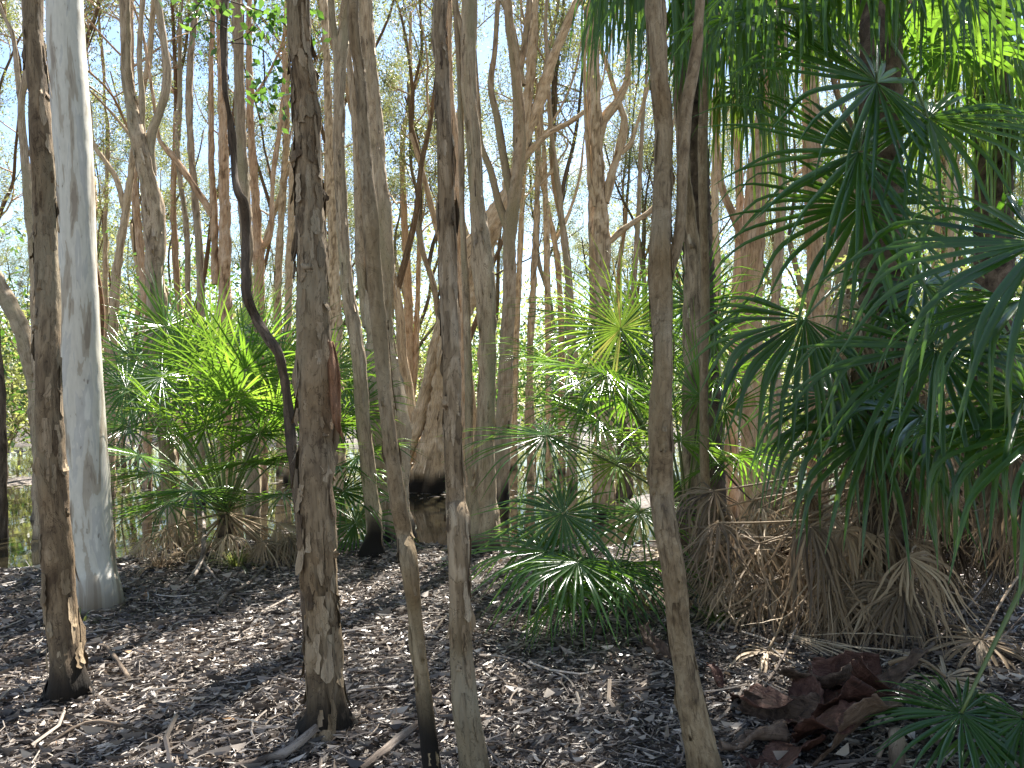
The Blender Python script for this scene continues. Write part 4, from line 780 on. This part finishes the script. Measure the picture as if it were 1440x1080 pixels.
fallen('bleached frond lying across the stems by the low glossy palm', 960, 815, .22, (-.95, -.2, .05), 1080, 790, .3, .65, nseg=14, spread=26, droop=.15, var=.92, wmax=.024)
fallen('dead reddish frond arching behind the leaning trunk', 1010, 770, .25, (.3, -.6, -.4), 960, 760, .3, .5, var=.35)
fallen('faded frond fanned low between the leaning trunk and the grassy clump', 925, 850, .10, (-.8, -.5, -.1), 1010, 800, .2, .5, var=.55)
fallen('limp brown frond lying in front of the woven sheath', 1080, 930, .06, (-.2, -.9, -.1), 1130, 880, .12, .4, var=.55)
fallen('grey frond slumped below the near palm stalks', 1380, 930, .12, (-.6, -.6, -.2), 1460, 860, .4, .5, var=.5)
for lab, x0, y0, z0, x1, y1, z1 in [
    ('long dark stalk slanting up from the star-shaped dead fan toward the near palm', 1235, 925, .1, 1450, 760, .75), ('thin stalk crossing the dark hollow from low to high', 1290, 940, .05, 1440, 830, .55), ('brown stalk leaning the other way across the dark hollow', 1320, 750, .8, 1430, 900, .15),
    ('pale stalk low across the dark hollow', 1300, 960, .03, 1450, 900, .2), ('slim stalk propped against the tall palm skirt', 1380, 960, .02, 1300, 700, 1.0), ('bent brown stalk behind the corner rosette', 1262, 900, .1, 1400, 720, .9),
    ('dark curved stalk arching beside the red sheaths', 1045, 1010, .05, 1130, 905, .2), ('stalk lying level behind the leaning trunk at the straw heap', 900, 800, .25, 1130, 775, .35), ('grey stalk slanting from the middle palm down to the straw', 1000, 640, .55, 1110, 790, .35)]:
    a, b = gon(x0, max(y0, 640), z0), gon(x1, max(y1, 640), z1)
    if y0 < 700: a = at(x0, y0, 6.2)
    t = np.linspace(0, 1, 12)[:, None]; P = a * (1 - t) + b * t - UP * .08 * np.sin(t * 3.14); mb = MB(); tube(mb, P, np.linspace(.010, .006, 12), 6, lambda bk, r_: ((vn(bk * 30) - .5) * .4 * r_, vn(bk * 9)))
    tag(mb.build('palm_stalk', M['stick'], origin=a), lab, 'palm stalk', 'loose dry palm stalks')

# leafy green spray high beside the winding stem
mb, lp = MB(), []
for br in ([(318, 60), (345, 62), (370, 70), (388, 100), (398, 140), (402, 168)], [(318, 40), (300, 30), (282, 30), (270, 42)], [(319, 0), (350, 10), (385, 22), (405, 40)], [(322, 60), (345, 50), (362, 35), (385, 20)], [(320, -40), (370, -20), (420, 10), (450, 50)], [(370, 70), (372, 110), (368, 150)], [(320, -20), (290, -5), (275, 12)]):
    B = catmull([(*at(x, y, 4.6 + .12 * math.sin(q + x)), .0045 * (1 - q / 9)) for q, (x, y) in enumerate(br)], .04); tube(mb, B[:, :3], B[:, 3], 4, var=.2)
    m = 46; i = RNG.integers(len(B) // 3, len(B), m); lp.append(B[i, :3] + RNG.normal(size=(m, 3)) * (.06, .09, .05))
mb.build('branch', M['dark'], rM, oM); C = np.concatenate(lp); lb = MB(); leafcards(lb, C, .058, RNG.random(len(C)), .55, .5); lb.build('crown', M['gleaf'], rM, oM, smooth=False)

# ------------------------------------------------------------------ leaf litter
def litter():
    mb = MB(); n = 310000
    y = 2.3 + 8.7 * RNG.random(n) ** 1.5; x = (y * .72 + 1.3 * RNG.random(n) ** 2) * RNG.uniform(-1, 1, n)
    keep = (y < shore(x) + .35) & (RNG.random(n) < .35 + 1.2 * n2(x, y, 1.6, 31)); x, y = x[keep], y[keep]; n = len(x)
    lay = RNG.random(n); z = gz(x, y) + .004 + .035 * lay ** 1.6
    az = RNG.uniform(0, 6.28, n); az = np.where(RNG.random(n) < .35, .55 + RNG.normal(size=n) * .4, az)
    ln = np.clip(.040 * np.exp(RNG.normal(size=n) * .42), .012, .10) * (1 + .3 * (RNG.random(n) < .1)); asp = RNG.uniform(.05, .135, n) * np.clip(.05 / ln, .45, 1.1)
    d = np.stack([np.cos(az), np.sin(az), RNG.normal(size=n) * .20], 1); d = unit(d)
    e = unit(np.cross(np.array([0, 0, 1.]) + RNG.normal(size=(n, 3)) * .38, d)); u = np.cross(d, e)
    C = np.stack([x, y, z], 1); b = (RNG.normal(size=n) * .16)[:, None]; l = ln[:, None]; w = (ln * asp * .5)[:, None]
    sk = e * (RNG.normal(size=n) * .10 * ln)[:, None]
    V = np.stack([C - d * l * .5 + u * l * b + sk, C - d * l * .1 + e * w, C - d * l * .1 - e * w, C + d * l * .2 + e * w * .85, C + d * l * .2 - e * w * .85, C + d * l * .5 + u * l * b + sk], 1).reshape(-1, 3)
    k = np.arange(n)[:, None] * 6
    F = np.concatenate([k + [[0, 2, 4, 3]], k + [[0, 3, 1, 0]]])
    F = np.concatenate([k + np.array([[0, 2, 4, 5]]), k + np.array([[0, 5, 3, 1]])])
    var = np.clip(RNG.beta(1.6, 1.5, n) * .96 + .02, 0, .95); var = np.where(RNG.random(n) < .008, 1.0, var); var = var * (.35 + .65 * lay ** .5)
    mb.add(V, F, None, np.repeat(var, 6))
    m = 7500; y = 2.4 + 7 * RNG.random(m) ** 1.4; x = y * RNG.uniform(-.72, .72, m)
    sh, gg = shore(x), gz(x, y)
    for q in range(m):
        if y[q] > sh[q] + .2: continue
        a = RNG.uniform(0, 6.28); L_ = min(.7, .10 * math.exp(RNG.normal() * .65)); c = np.array([x[q], y[q], gg[q] + RNG.uniform(.01, .045)])
        dd = np.array([math.cos(a), math.sin(a), RNG.normal() * .08]); k2 = np.array([-dd[1], dd[0], 0]) * RNG.normal() * .12
        w_ = (.35 + L_ * 3); P = np.stack([c - dd * L_ * .5, c - dd * L_ * .15 + k2 * L_, c + dd * L_ * .2 + k2 * L_ * .8, c + dd * L_ * .5]); tube(mb, P, min(.011, RNG.uniform(.0015, .004) * w_ * 1.3), 4, var=RNG.uniform(.1, .8), cap=False)
    tag(mb.build('leaf_litter', M['litter'], smooth=False), 'grey-brown carpet of fallen leaves and twigs on the bare ground', 'leaf litter', kind='stuff')
    # scraps drifting on the pool
    mb = MB(); n = 9000; y = RNG.uniform(9, 27, n); x = y * RNG.uniform(-.75, .75, n); raft = n2(x, y * 2.4, .35, 22)
    kp = raft > .56; x, y = x[kp], y[kp]; n = len(x); C = np.stack([x, y, np.maximum(gz(x, y) + .012, WATER_Z + .006)], 1); az = RNG.uniform(0, 6.28, n)
    d = np.stack([np.cos(az), np.sin(az), 0 * az], 1); e = np.stack([-np.sin(az), np.cos(az), 0 * az], 1); l = RNG.uniform(.05, .13, n)[:, None]
    V = np.stack([C - d * l, C + e * l * .25, C + d * l, C - e * l * .25], 1).reshape(-1, 3); mb.add(V, np.arange(n * 4).reshape(n, 4), None, np.repeat(np.clip(RNG.beta(2, 1.5, n), 0, .95), 4))
    tag(mb.build('floating_litter', M['litter'], smooth=False), 'scattered leaf scraps floating on the still pool', 'leaf litter', kind='stuff')
litter()
